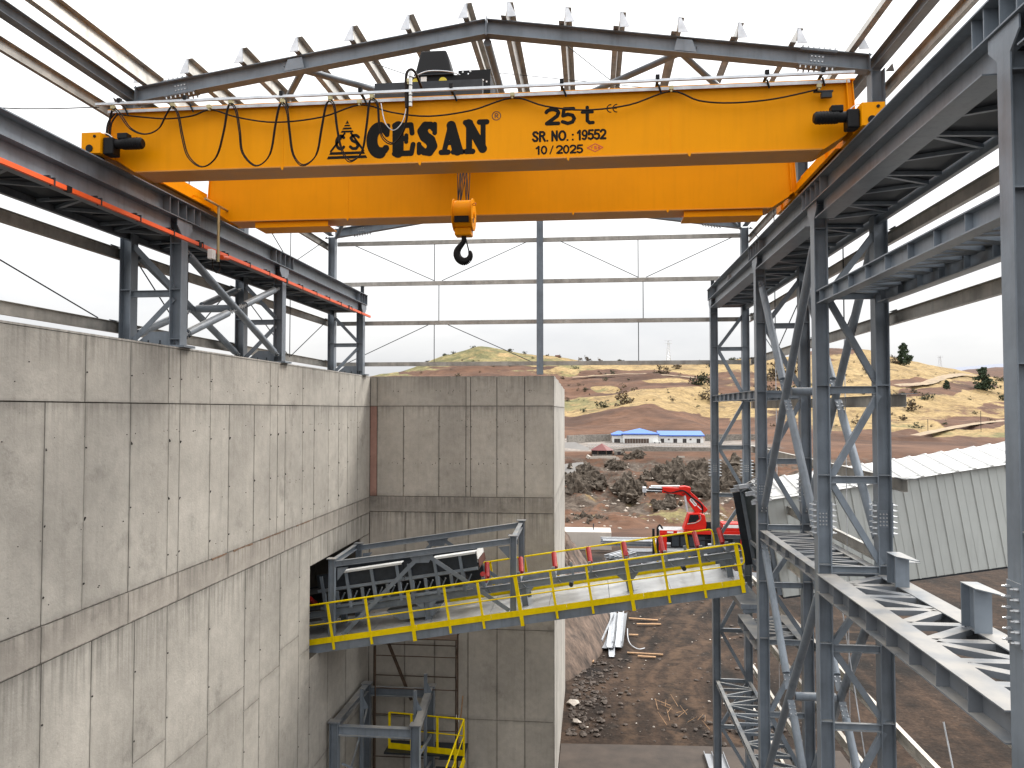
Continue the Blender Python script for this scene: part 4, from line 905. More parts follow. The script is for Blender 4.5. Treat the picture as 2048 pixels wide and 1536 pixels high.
MB().path([(cx+.20+.028*math.cos(a*.7), cy-.15, cz+.14+.02*math.sin(a*.7)) for a in range(10)], .006, 5).build('shackle', RED, hk)
pts = [(0, -.34), (0, -.44), (-.04, -.50), (-.10, -.58), (-.115, -.66), (-.08, -.74), (0, -.785), (.08, -.755), (.115, -.68), (.10, -.61)]
rad = [.045, .045, .05, .06, .068, .072, .072, .06, .045, .03]
sp = catmull([(cx+a, cy, cz+b) for a, b in pts], 4)
hb = MB()
for i in range(len(sp)-1):
    f0 = i/(len(sp)-1)*(len(rad)-1); f1 = (i+1)/(len(sp)-1)*(len(rad)-1)
    hb.tube(sp[i]-(sp[i+1]-sp[i])*.1, sp[i+1], np.interp(f0, range(len(rad)), rad)*.93, 14, np.interp(f1, range(len(rad)), rad)*.93)
hb.build('hook', BLACK, hk, smooth=True)
MB().bar((cx+.03, cy, cz-.38), (cx+.09, cy, cz-.62), .03, .02, (1, 0, 0)).build('latch', DARKSTEEL, hk)
for i, x in enumerate((-2.24, -2.19, -2.12, -2.05, -2.0)):
    for j, dy in enumerate((-.06, .06)):
        MB().tube((cx-.09+(i % 2)*.14+.02*j, cy+dy, cz+.22), (x+.03*j, cy+dy*2.2+.12, 4.9), .0075, 6).build('wire_rope', DARKSTEEL, hk)
# ------------------------------------------------------------------ inclined conveyor with walkway (frame: s along, y across, n up from stringer bottom)
TH = math.atan(.1645); CS, SN = math.cos(TH), math.sin(TH); Z0 = -5.306
def K(s, y, n): return V((s*CS-n*SN, y, Z0+s*SN+n*CS))
NU = V((-SN, 0, CS)); NS = V((CS, 0, SN))
conv = thing('belt_conveyor', 'inclined belt conveyor bridge with yellow handrails leaving the wall opening', 'conveyor', (-1.5, 21.4, -5.5))
S0, S1 = -9.2, 3.98
YN, YFa = 20.15, 22.8
for y, sd in ((20.22, 1), (22.78, -1)):
    MB().chan(K(S0, y, .135), K(S1+.05, y, .135), .27, .08, .01, NU, side=-sd).build('stringer', STEEL, conv)
k = 0; s = S0
while s < S1-.2:
    e = min(s+1.62, S1)
    MB().obox(K(s+.006, 20.24, .28), NS*(e-s-.012), (0, 2.52, 0), NU*.008).build('deck_plate', DECK, conv); s += 1.62
for s in np.arange(S0+.4, S1, 1.35): MB().bar(K(s, 20.3, .2), K(s, 22.7, .2), .06, .12, NU).build('deck_joist', STEEL, conv)
posts = [-8.1, -6.92, -5.87, -4.70, -3.72, -2.82, -1.81, -.88, .06, 1.10, 2.03, 2.95, 3.90]
def handrail(y, lab, yo, s0, s1):
    hr = sub('handrail', conv); hr['label'] = lab
    for i, s in enumerate(posts):
        if s < s0: continue
        wdt = .095 if i in (3, 6, 9, 12) else .062
        MB().chan(K(s, y, -.02 if i in (3, 6, 9) else .05), K(s, y, 1.27), wdt, .035, .007, NS, side=yo).build('post', YELLOW, hr)
    MB().tube(K(s0, y, 1.29), K(s1, y, 1.29), .024, 10).build('top_rail', YELLOW, hr, smooth=True)
    MB().tube(K(s0, y, .76), K(s1, y, .76), .017, 10).build('mid_rail', YELLOW, hr, smooth=True)
    MB().path(catmull([K(s1-.01, y, 1.29), K(s1+.06, y, 1.28), K(s1+.11, y, 1.22), K(s1+.12, y, 1.02), K(s1+.11, y, .83), K(s1+.06, y, .77), K(s1-.01, y, .76)], 4), .022, 8).build('rail_return', YELLOW, hr, smooth=True)
    a = s0
    while a < s1:
        e = min(a+2.0, s1+.05); MB().obox(K(a+.003, y-.004+.012*yo, .24), NS*(e-a-.006), (0, .008, 0), NU*.155).build('toe_plate', YELLOW, hr); a = e
        if e >= s1: break
handrail(YN, 'near yellow handrail with toe plate', 1, -8.6, 3.92)
handrail(YFa, 'far yellow handrail behind the rollers', -1, -4.2, 3.6)
# conveyor stringers on brackets
YA, YB2 = 21.0, 22.05
for y in (YA, YB2):
    MB().chan(K(S0, y, .86), K(S1+.2, y, .86), .18, .07, .01, NU, side=1 if y == YA else -1).build('conveyor_stringer', STEEL, conv)
for s in (-4.45, -1.75, 1.1, 3.75, -7.2):
    for y in (YA, YB2):
        MB().ibeam(K(s, y, .29), K(s, y, .77), .16, .14, .01, .012, NS).build('trestle_post', STEEL, conv)
        MB().prism([K(s-.08, y-.045, .765), K(s-.30, y-.045, .765), K(s-.08, y-.045, .55)], (0, .012, 0)).prism([K(s+.08, y-.045, .765), K(s+.30, y-.045, .765), K(s+.08, y-.045, .55)], (0, .012, 0)).build('gusset', STEEL, conv)
idl = [-2.79, -1.81, -.85, .14, 1.14, 2.17, 3.12, 3.80]
for i, s in enumerate(idl):
    d = sub('idler', conv)
    MB().bar(K(s, YA-.06, .97), K(s, YB2+.06, .97), .07, .05, NU).bar(K(s, YA-.02, .97), K(s, YA-.02, 1.22), .09, .05, (0, 1, 0)).bar(K(s, YB2+.02, .97), K(s, YB2+.02, 1.33), .09, .05, (0, 1, 0)).bar(K(s-.01, YA+.1, .97), K(s+.16, YA-.1, .78), .02, .04, NU).build('bracket', STEEL, d)
    MB().tube(K(s, YB2-.02, 1.40), K(s, YB2-.36, 1.06), .07, 16).build('roller', RED, d, smooth=True)
    if i in (0, 4): MB().tube(K(s, YA+.02, 1.30), K(s, YA+.35, 1.04), .07, 16).build('roller', RED, d, smooth=True)
for s in (-.45, 2.6):
    MB().tube(K(s, YA+.05, .66), K(s, YB2-.05, .66), .06, 14).build('return_roller', RUBBER, conv, smooth=True)
    MB().bar(K(s+.1, YA-.04, .95), K(s+.1, YA-.04, 1.28), .07, .03, (0, 1, 0)).build('sensor_post', STEEL, conv)
# loading skirt with ribs and white lip plates
sk = sub('loading_skirt', conv)
for a, b, la in ((-7.4, -4.94, -6.6), (-4.9, -2.87, -4.04)):
    for y_ in (20.93, 22.1): MB().obox(K(a, y_, 1.50), NS*(b-a), (0, .012, 0), NU*.43).build('skirt_plate', DARKSTEEL, sk)
    MB().obox(K(la, 20.86, 1.935), NS*(b-la), (0, .26, 0), NU*.02).build('lip_plate', WHITE, sk); MB().obox(K(la, 20.852, 1.90), NS*(b-la), (0, .007, 0), NU*.055).build('lip_edge', WHITE, sk)
    for s in np.arange(a+.15, b, .72): MB().chan(K(s, 20.85, .93), K(s, 20.85, 1.89), .08, .05, .008, NS).build('rib', STEEL, sk)
    for n_ in (1.50, 1.02): MB().bar(K(a, 20.88, n_), K(b, 20.88, n_), .05, .07, NU).build('skirt_angle', STEEL, sk)
MB().obox(K(-2.86, 20.95, 1.72), NS*.02, (0, 1.15, 0), NU*.24).build('end_plate', WHITE, sk); MB().obox(K(-2.84, 20.95, 1.5), NS*.02, (0, 1.15, 0), NU*.2).build('end_curtain', mat('brown_rubber', (.10, .03, .02), .7), sk)
MB().obox(K(-8.6, 21.05, 1.40), NS*5.7, (0, .95, 0), NU*.012).build('belt', RUBBER, conv)
MB().obox(K(-8.6, 21.9, .96), NS*5.7, (0, .02, 0), NU*.5).build('back_skirt', DARKSTEEL, conv)
for s in np.arange(-7.25, -3.0, .36):
    MB().bar(K(s, 20.93, .97), K(s, 20.93, 1.42), .08, .04, (0, 1, 0)).build('impact_idler_bracket', STEEL, sk)
    MB().bar(K(s-.02, 20.98, 1.0), K(s+.2, 20.98, 1.34), .03, .06, (0, 1, 0)).build('impact_idler_stay', STEEL, sk)
    MB().tube(K(s, 20.98, 1.36), K(s, 21.35, 1.16), .055, 12).build('impact_roller', RUBBER, sk, smooth=True)
MB().tube(K(-7.7, 20.95, 1.32), K(-7.7, 21.3, 1.1), .07, 12).build('roller', RED, conv, smooth=True)
hp = MB(); hp.prism([K(-5.6, 20.98, .68), K(-4.0, 20.98, .68), K(-4.3, 20.98, .38), K(-5.25, 20.98, .38)], (0, .9, 0)).build('spill_chute', STEEL, conv)
# frame over the loading point
fr = sub('loading_frame', conv)
pn = [(-7.0, 20.45, -6.2, -4.04), (-2.06, 20.45, -5.42, -3.34), (-6.92, 22.6, -6.2, -3.99), (-2.04, 22.6, -5.42, -3.24)]
for x, y, za, zb in pn:
    MB().ibeam((x, y, za), (x, y, zb), .16, .15, .009, .012, (1, 0, 0)).build('post', STEEL, fr)
    MB().box(x-.13, x+.13, y-.12, y+.12, zb, zb+.02).build('cap_plate', STEEL_D, fr)
for y, za, zb in ((20.45, -4.17, -3.47), (22.6, -4.12, -3.37)):
    MB().ibeam((-6.92, y, za), (-2.12, y, zb), .15, .12, .008, .012).build('top_beam', STEEL, fr)
    xm = -4.55; zm = za+(zb-za)*.48-.08
    MB().angle((xm-.1, y+.07, zm), (-6.75, y+.07, -6.05), .1, .01, (0, 1, 0)).build('knee_brace', STEEL, fr); MB().angle((xm+.1, y+.07, zm), (-2.2, y+.07, -5.35), .1, .01, (0, 1, 0)).build('knee_brace', STEEL, fr)
    MB().prism([(xm-.35, y+.03, zm+.0), (xm+.35, y+.03, zm+.08), (xm+.2, y+.03, zm-.18), (xm-.2, y+.03, zm-.2)], (0, .012, 0)).build('gusset', STEEL, fr)
for x, zb in ((-7.0, -4.14), (-2.05, -3.42)): MB().ibeam((x, 20.5, zb), (x, 22.55, zb+.06), .15, .12, .008, .012).build('tie_beam', STEEL, fr)
for x, y in ((-6.85, 20.45), (-6.8, 22.6)): MB().prism([(x, y-.02, -4.28), (x+.3, y-.02, -4.24), (x, y-.02, -4.62)], (0, .012, 0)).build('gusset', STEEL, fr)
for x, y in ((-2.16, 20.45), (-2.14, 22.6)): MB().prism([(x, y-.02, -3.6), (x-.3, y-.02, -3.64), (x, y-.02, -3.95)], (0, .012, 0)).build('gusset', STEEL, fr)
# bearing at the right end
MB().box(3.75, 4.35, 20.1, 22.9, -5.02, -4.9).box(3.8, 4.3, 20.12, 22.88, -5.12, -5.03).build('bearing_beam', STEEL, conv)

# ------------------------------------------------------------------ clad gallery that continues the conveyor
gal = thing('conveyor_gallery', 'enclosed inclined gallery of pale ribbed sheets with white roof', 'gallery', (8, 21.5, -5))
GS0, GS1, GP = 4.80, 16.6, .41
s = GS0; i = 0; w0 = r0 = None
while s < GS1:
    if w0 is None:
        w0 = MB().obox(K(s+.001, 20.0, -.15), NS*(GP-.002), (0, .012, 0), NU*2.5).obox(K(s+.02, 19.975, -.15), NS*.05, (0, .025, 0), NU*2.5).obox(K(s+.21, 19.992, -.15), NS*.02, (0, .008, 0), NU*2.5).build('wall_sheet', SHEETM, gal)
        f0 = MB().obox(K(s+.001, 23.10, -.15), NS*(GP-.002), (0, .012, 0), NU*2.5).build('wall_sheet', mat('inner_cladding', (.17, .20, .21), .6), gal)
        def roofp(yA, nA, yB, nB):
            a = K(s+.001, yA, nA); b = K(s+.001, yB, nB); up = (b-a).cross(NS).normalized(); up = up if up.z > 0 else -up
            m_ = MB().obox(a, NS*(GP-.002), b-a, up*.01)
            m_.prism([a+up*.01+NS*.03, a+up*.01+NS*.13, a+up*.045+NS*.10, a+up*.045+NS*.06], b-a); return m_.build('roof_sheet', ROOFM, gal)
        r0 = roofp(19.86, 2.30, 21.55, 2.62); r1 = roofp(23.24, 2.30, 21.56, 2.62)
    else:
        d = NS*GP*i
        for o in (w0, f0, r0, r1): inst(o, d)
    s += GP; i += 1
MB().obox(K(GS0, 20.02, -.2), NS*(GS1-GS0), (0, 3.06, 0), NU*.1).build('floor', DARKSTEEL, gal)
for s in np.arange(GS0-.05, GS1, 2.4):
    f = sub('portal', gal)
    for y in (20.09, 23.0): MB().ibeam(K(s, y, -.1), K(s, y, 2.26), .12, .1, .008, .01, (0, 1, 0)).build('post', DARKSTEEL if s > 5 else STEEL, f)
    MB().ibeam(K(s, 20.05, 2.22), K(s, 21.55, 2.50), .1, .09, .007, .01, NU).ibeam(K(s, 23.05, 2.22), K(s, 21.56, 2.50), .1, .09, .007, .01, NU).build('rafter', STEEL, f)
    MB().bar(K(s, 20.1, .2), K(s, 23.0, .2), .08, .14, NU).bar(K(s, 20.1, .75), K(s, 23.0, .75), .06, .1, NU).build('cross_bar', STEEL, f)
for y, n in ((20.06, 2.27), (20.7, 2.42), (21.4, 2.54), (22.3, 2.44), (23.04, 2.27)): MB().chan(K(GS0-.35, y, n), K(GS1, y, n), .1, .05, .006, NU).build('purlin', ZINC, gal)
MB().obox(K(GS0-.3, 22.95, .1), NS*.3, (0, .05, 0), NU*2.1).build('end_flashing', DARKSTEEL, gal)

# ------------------------------------------------------------------ pit: support frame, stair, scaffold
pf = thing('equipment_support_frame', 'grey steel support frame standing in the pit below the conveyor', 'steel frame', (-6, 22.5, -12.5))
FX = [(-7.08, 21.0), (-4.80, 21.0), (-7.06, 24.0), (-5.02, 24.0)]
for x, y in FX:
    MB().ibeam((x, y, -12.5), (x, y, -8.62), .24, .22, .011, .016, (1, 0, 0)).build('post', STEEL, pf)
    MB().box(x-.16, x+.16, y-.14, y+.14, -8.62, -8.59).build('cap_plate', STEEL_D, pf)
MB().ibeam((-6.96, 21.0, -8.84), (-4.92, 21.0, -8.84), .26, .18).build('beam', STEEL, pf)
MB().ibeam((-6.94, 24.0, -8.84), (-5.14, 24.0, -8.84), .26, .18).build('beam', STEEL, pf)
for xa, xb in ((-7.08, -7.06), (-4.80, -5.02)): MB().ibeam((xa, 21.14, -8.72), (xb, 23.87, -8.72), .2, .2).build('beam', STEEL_D, pf)
for x, y in ((-6.62, 22.0), (-5.05, 22.0), (-5.05, 23.4)):
    MB().box(x-.045, x+.045, y-.045, y+.045, -12.4, -8.05).build('guide_post', STEEL, pf)
    MB().prism([(x+.045, y, -8.3), (x+.2, y, -8.6), (x+.045, y, -8.65)], (0, .012, 0)).build('gusset', STEEL, pf)
for z in (-9.6, -10.4, -11.2): MB().bar((-4.80, 21.15, z), (-4.98, 23.9, z-.5), .06, .06).build('side_brace', STEEL, pf)
MB().bar((-6.9, 21.1, -9.8), (-4.9, 23.9, -12.2), .05, .05).bar((-6.95, 21.3, -10.9), (-6.98, 23.8, -9.3), .05, .05).build('diagonal_brace', STEEL, pf)
MB().tube((-6.9, 21.4, -10.45), (-4.6, 21.5, -10.3), .03, 8).tube((-6.7, 21.6, -10.2), (-4.9, 21.5, -10.3), .02, 8).build('loose_pipe', GALV, pf)
sr = thing('stair_railing', 'yellow pit stair railing descending beside the steel frame', 'railing', (-4.3, 22.5, -12.5))
tops = [(-3.90, 23.6, -9.45), (-4.45, 20.6, -11.1)]
a, b = V(tops[0]), V(tops[1]); d = b-a
MB().tube(a, b, .024, 8).tube(a-V((0, 0, .5)), b-V((0, 0, .5)), .018, 8).tube(a, a+V((-2.4, .3, 0)), .024, 8).tube(a-V((0, 0, .5)), a+V((-2.4, .3, -.5)), .018, 8).build('rail', YELLOW, sr, smooth=True)
for t in (0, .25, .5, .75, 1): p = a+d*t; MB().box(p.x-.03, p.x+.03, p.y-.03, p.y+.03, p.z-1.1, p.z).build('post', YELLOW, sr)
for t in (.35, .7, 1.): p = a+V((-2.4, .3, 0))*t; MB().box(p.x-.035, p.x+.035, p.y-.03, p.y+.03, p.z-1.1, p.z).build('post', YELLOW, sr)
MB().bar(a+V((0, 0, -1.02)), a+V((-2.4, .3, -1.02)), .01, .18).build('toe_plate', YELLOW, sr)
MB().obox(a+V((-2.5, .0, -1.16)), (2.5, 0, 0), (0, .9, 0), (0, 0, .05)).build('landing', DARKSTEEL, sr)
MB().bar(a+V((.02, 0, -1.2)), b+V((.02, 0, -1.2)), .04, .22).build('stringer', YELLOW, sr)
for i in range(9): p = a+d*(i/9); MB().obox(p+V((-.75, -.12, -1.2)), (.72, 0, 0), (0, .24, 0), (0, 0, .03)).build('tread', DARKSTEEL, sr)
scf = thing('scaffold', 'brown tube scaffold tower against the cross wall under the conveyor', 'scaffold', (-5.7, 24.2, -12.5))
BRN = mat('scaffold_rust', (.10, .066, .045), .7, metal=.3, var=.4, scale=6)
SX = [(-7.05, 24.75), (-6.72, 23.75), (-4.35, 24.75), (-4.12, 23.75)]
for x, y in SX: MB().tube((x, y, -12.5), (x, y, -6.6), .024, 8).build('standard', BRN, scf)
for z in (-7.6, -8.6, -9.85, -11.2):
    MB().tube((-7.05, 24.75, z), (-4.35, 24.75, z), .016, 8).build('ledger', BRN, scf); MB().tube((-6.72, 23.75, z-.05), (-4.12, 23.75, z-.05), .016, 8).build('ledger', BRN, scf)
    MB().tube((-7.05, 24.75, z), (-6.72, 23.75, z-.05), .02, 8).build('transom', BRN, scf); MB().tube((-4.35, 24.75, z), (-4.12, 23.75, z-.05), .02, 8).build('transom', BRN, scf)
MB().bar((-6.6, 24.2, -7.0), (-5.7, 24.3, -9.2), .10, .03, (0, 1, 0)).build('diagonal_ladder', BRN, scf)
MB().tube((-4.4, 24.7, -12), (-4.0, 24.0, -8.9), .018, 8).build('diagonal_tube', WOOD, scf)
for z, x1 in ((-7.15, -4.2),):
    for j in range(4): MB().box(-7.0, x1, 23.8+j*.24, 24.02+j*.24, z, z+.04).build('board', mat('old_board', (.13, .09, .065), .8, var=.3, scale=5), scf)
tg = MB().box(-4.32, -4.22, 24.6, 24.605, -9.95, -9.72).build('paper_tag', WHITE, scf)

# ------------------------------------------------------------------ soil bank, slab, yard debris
def heap():
    vs = []; fs = []; n, mm = 150, 80; cx, cy, R_, Ry, hh = -2.55, 47.5, 3.7, 12.5, 6.4
    for i in range(mm+1):
        for j in range(n):
            r = i/mm; a = 2*math.pi*j/n; x = cx+R_*r*math.cos(a)*(1+.1*mnoise.noise(V((a*1.5, 3, 0)))); y = cy+Ry*r*math.sin(a)
            z = -12.55+hh*(1-r)**.85+.5*(1-r*r)*mnoise.fractal(V((x*1.1, y*.6, 1.)), .75, 2.1, 6)-.75*(1-r)*abs(mnoise.noise(V((a*7, r*1.0, 4.))))
            vs.append((x, y, z))
    for i in range(mm):
        for j in range(n): fs.append((i*n+j, i*n+(j+1) % n, (i+1)*n+(j+1) % n, (i+1)*n+j))
    b = MB(); b.add(vs, [q[::-1] for q in fs]); o = b.build('soil_bank', SOILB, smooth=True); o.data.flip_normals() if False else None
    return prop(o, kind='structure')
heap()
slab = MB().prism([(-1.2, 20.5, -12.5), (9.0, 20.5, -12.5), (9.0, 29.6, -12.5), (4.0, 29.5, -12.5), (-1.15, 29.2, -12.5)], (0, 0, .07)).build('pavement', mat('dirty_slab', (.058, .044, .035), .9, var=.45, scale=.8, bump=.2), None)
prop(slab, kind='structure')
random.seed(5)
rb = MB()
def stone(mb, x, y, z, r):
    vs = []
    for dx, dy, dz in ((1, 0, 0), (-1, 0, 0), (0, 1, 0), (0, -1, 0), (0, 0, 1), (0, 0, -.5), (.7, .7, .4), (-.7, .6, .5), (.5, -.8, .3), (-.6, -.7, .4)):
        k = r*random.uniform(.6, 1.15); vs.append((x+dx*k, y+dy*k, z+dz*k*.7))
    mb.add(vs, [(4, 6, 7), (4, 9, 8), (4, 8, 6), (4, 7, 9), (0, 6, 8), (1, 9, 7), (2, 7, 6), (3, 8, 9), (0, 2, 6), (1, 7, 2), (0, 8, 3), (1, 3, 9), (5, 0, 3), (5, 2, 0), (5, 1, 2), (5, 3, 1)])
for _ in range(1300):
    t = random.random()
    if t < .6: y = random.uniform(30, 40); x = -1.0+abs(random.gauss(0, .9))+(y-30)*.03
    elif t < .85: x = random.uniform(-.5, 9); y = random.uniform(29.8, 60)
    else: y = random.gauss(31.2, .8); x = random.uniform(3.2, 9)
    stone(rb, x, y, -12.47, (.018+.11*random.random()**4)*random.uniform(.8, 1.5))
prop(rb.build('rubble', RUBBLE), 'broken stone rubble strewn over the yard soil', 'rubble', kind='stuff')
pb = MB()
for _ in range(150): stone(pb, random.uniform(-.8, 11), random.uniform(29.8, 64), -12.46, .02+.05*random.random()**2)
prop(pb.build('pebbles', mat('pale_stone', (.55, .50, .44), .9)), 'scattered pale pebbles on the brown yard', 'pebbles', kind='stuff')
for i, (x, y, r, lab) in enumerate(((-.75, 33.2, .34, 'pale flat boulder at the foot of the pier wall'), (6.1, 33.6, .26, 'small grey boulder beside the steel column'), (-.6, 31.2, .2, 'rounded stone lying low against the pier'))):
    b = MB(); stone(b, x, y, -12.42, r); prop(b.build('boulder', mat('boulder_stone', (.42, .37, .32), .9, bump=.3)), lab, 'boulder')
# twigs
tw = thing('branch_pile', 'dry branches heaped on the soil by the lattice column', 'branches', (4.2, 32, -12.5))
for i in range(16):
    x, y = random.uniform(2.4, 4.8), random.uniform(31, 33.4); a = random.uniform(0, 3.1); l = random.uniform(.3, .9)
    MB().tube((x, y, -12.44), (x+l*math.cos(a), y+l*math.sin(a), -12.40+random.uniform(0, .2)), .012, 5, .006).build('branch', WOOD, tw)
# sheet stack
ss = thing('profile_stack', 'stack of galvanised sheets and channels lying by the soil bank', 'stack', (1.2, 44, -12.5))
def prof(mb_parent, x, y, z, wd, ht, ln, ang, m, name='profile'):
    c, s_ = math.cos(ang), math.sin(ang); ax = V((c, s_, 0)); ay = V((-s_, c, 0)); o = V((x, y, z))
    MB().obox(o, ay*ln, ax*wd, (0, 0, .02)).obox(o+V((0, 0, .02)), ay*ln, ax*.02, (0, 0, ht-.02)).obox(o+V((0, 0, .02))+ax*(wd-.02), ay*ln, ax*.02, (0, 0, ht-.02)).build(name, m, mb_parent)
BRZ = mat('pale_zinc_sheet', (.27, .28, .295), .45, metal=.2, var=.12, scale=2)
for k, (x, y, z, wd, ln, an) in enumerate(((.35, 40.7, -12.36, .75, 7, -.10), (1.1, 40.9, -12.36, .5, 6.8, -.08), (.75, 40.5, -12.26, .32, 6.9, -.06), (1.2, 40.6, -12.26, .32, 6.9, -.06), (.85, 39.5, -12.42, .3, 4, -.02), (.5, 41.2, -12.16, .06, 6, -.14), (1.05, 41, -12.16, .06, 6, -.05), (1.5, 41, -12.16, .06, 6.4, -.06))):
    prof(ss, x, y, z, wd, .1, ln, an, BRZ if k in (0, 1) else ZINC)
for i, (x, y, a, l, lab) in enumerate(((-.2, 43.0, .5, 1.6, 'short plank left of the sheet stack, upper one'), (.0, 42.4, .7, 1.3, 'short plank left of the sheet stack, lower one'), (2.2, 46.8, -.15, 1.7, 'plank behind the right end of the sheet stack'), (2.6, 45.6, .05, 1.4, 'darker plank right of the sheet stack'), (1.8, 40.2, -.08, 1.8, 'long plank in front of the sheet stack'), (2.3, 39.7, -.1, .9, 'short plank in front of the sheet stack, rightmost'), (.1, 38.6, 1.55, 1.6, 'plank lying towards the viewer beside the red pipe'), (2.05, 43.4, .0, .5, 'wood block touching the right side of the sheet stack'))):
    c, s_ = math.cos(a), math.sin(a)
    prop(MB().obox((x, y, -12.44), V((c, s_, 0))*l, V((-s_, c, 0))*.13, (0, 0, .05)).build('plank', WOOD), lab, 'plank', 'planks around the sheet stack')
prop(MB().tube((-.50, 42.4, -12.0), (.24, 40.6, -12.35), .12, 16).build('pipe', mat('maroon_pipe', (.16, .022, .018), .5, var=.2), smooth=True), 'dark red pipe leaning on the soil bank', 'pipe')
prop(MB().path(catmull([(2.0, 44.2, -12.3), (1.95, 42.6, -12.35), (2.05, 41.6, -12.4), (2.4, 41.0, -12.44), (2.75, 41.2, -12.44)]), .025, 6).build('hose', ZINC), 'pale hose curling beside the sheet stack', 'hose')
# bundles of galvanised beams in the yard behind
B = [((1.0, 71.2), 5.4, .0, 7, 'far bundle of zinc channels nearest the concrete block'), ((5.4, 70.0), 6.0, -.03, 6, 'long zinc beam bundle just left of the crane truck'), ((3.2, 66.0), 5.2, .06, 5, 'grey beam bundle in the middle of the yard stacks'), ((4.0, 61.5), 6.5, -.04, 7, 'wide beam bundle behind the middle rollers'), ((3.4, 54.6), 5.6, .05, 9, 'striped bundle of thin zinc profiles under the handrail'), ((8.6, 57.0), 4.2, -.25, 7, 'angled zinc profile bundle behind the rollers at right'), ((9.6, 64.0), 4.5, -.2, 6, 'zinc bundle beneath the crane truck bed'), ((2.4, 63.6), 2.8, 1.0, 5, 'short zinc bundle pointing away, left of the stacks')]
for (x, y), ln, an, n, lab in B:
    st = thing('beam_bundle', lab, 'beam bundle', (x, y, -12.5), 'galvanised beam bundles in the yard')
    c, s_ = math.cos(an), math.sin(an); ax = V((c, s_, 0)); ay = V((-s_, c, 0))
    for i in range(n):
        for l in range(2):
            o = V((x, y, -12.38+l*.24))+ay*(i*.34+.1*l)+ax*random.uniform(-.15, .15)
            MB().obox(o, ax*ln, ay*.16, (0, 0, .02)).obox(o+V((0, 0, .18)), ax*ln, ay*.16, (0, 0, .02)).obox(o+ay*.075+V((0, 0, .02)), ax*ln, ay*.012, (0, 0, .16)).build('beam', random.choice([ZINC, BRZ, STEEL]), st)
    for t in (.15, .85): MB().obox(V((x, y, -12.5))+ax*ln*t, ax*.12, ay*(n*.34), (0, 0, .115)).build('bearer', WOOD, st)
blk = MB().box(-8, 1.93, 76.0, 79.0, -14.6, -11.9).build('concrete_block', CONCB, bevel=.05); prop(blk, 'long low pale concrete block wall behind the pier', 'concrete block')
prop(MB().tube((.2, 77.5, -12), (.2, 77.5, -11.3), .05, 6).build('starter_bar', DARKSTEEL), 'thin steel bar sticking up from the pale concrete block', 'bar')
pl = thing('pallet_stack', 'orange-brown timber pallet at the lower right picture edge', 'pallet', (8.2, 19.6, -12.5))
for i in range(6): MB().box(7.4, 9.0, 18.2+i*.25, 18.38+i*.25, -11.9+.0, -11.87).build('slat', WOOD, pl)
for i in range(3): MB().box(7.4+i*.72, 7.52+i*.72, 18.2, 19.6, -12.5, -11.9).build('bearer', WOOD, pl)
for i, (x, y, lab) in enumerate(((4.0, 26.4, 'left one of two pale channels lying at the picture bottom by the lattice column'), (4.4, 26.4, 'right one of two pale channels lying at the picture bottom by the lattice column'))):
    o = MB().box(x, x+.3, y, y+2.4, -12.42, -12.40).box(x, x+.02, y, y+2.4, -12.40, -12.3).box(x+.28, x+.3, y, y+2.4, -12.40, -12.3).build('channel', BRZ); prop(o, lab, 'channel', 'channels on the slab')
# ------------------------------------------------------------------ red crane truck
tk = thing('crane_truck', 'red truck with folded knuckle-boom crane parked in the yard', 'truck', (10, 66, -12.5))
TY, g0 = 66.0, -12.5
def tb(x0, x1, y0, y1, z0, z1, name, m, bevel=.03): return MB().box(x0, x1, TY+y0, TY+y1, g0+z0, g0+z1).build(name, m, tk, bevel=bevel)
tb(5.6, 16.4, -1.2, 1.2, 2.35, 2.55, 'deck', mat('deck_grey', (.3, .3, .3), .6)); tb(5.6, 16.4, -1.27, -1.205, 2.3, 2.6, 'side_rail', REDTRUCK)
tb(5.9, 16.0, -1.0, 1.0, 1.55, 2.34, 'chassis', BLACK); tb(6.5, 9.5, -1.15, -1.02, 1.2, 2.2, 'side_locker', BLACK); tb(11.5, 13.4, -1.15, -1.02, 1.2, 2.1, 'fuel_tank', DARKSTEEL)
for x in (5.62, 12.1): tb(x, x+.55, -1.3, -.95, .5, 2.45, 'outrigger', REDTRUCK)
for x in (5.0, 5.35): tb(x, x+.2, -1.2, -1.0, .35, 2.7, 'rear_post', BLACK)
MB().path(catmull([(5.4, TY-1.1, g0+2.7), (5.6, TY-1.1, g0+3.0), (5.85, TY-1.1, g0+2.7)]), .08).build('hook_loop', BLACK, tk)
tb(5.5, 5.62, -1.2, 1.2, .9, 1.4, 'rear_bumper', REDTRUCK)
def wheel(x, y):
    w_ = sub('wheel', tk)
    MB().tube((x, TY+y-.17, g0+.55), (x, TY+y+.17, g0+.55), .55, 24).build('tyre', RUBBER, w_, smooth=True)
    MB().tube((x, TY+y-.19, g0+.55), (x, TY+y-.1, g0+.55), .28, 16).build('rim', WHITE, w_)
for x in (9.2, 10.5, 14.2, 16.6):
    for y in (-1.0, 1.0): wheel(x, y)
MB().path(catmull([(8.5, TY-1.15, g0+1.2), (8.8, TY-1.15, g0+1.75), (9.9, TY-1.15, g0+1.85), (11.0, TY-1.15, g0+1.75), (11.3, TY-1.15, g0+1.2)]), .06).build('mudguard', BLACK, tk)
def SQ(z): return 2.6+(z-2.6)*.60
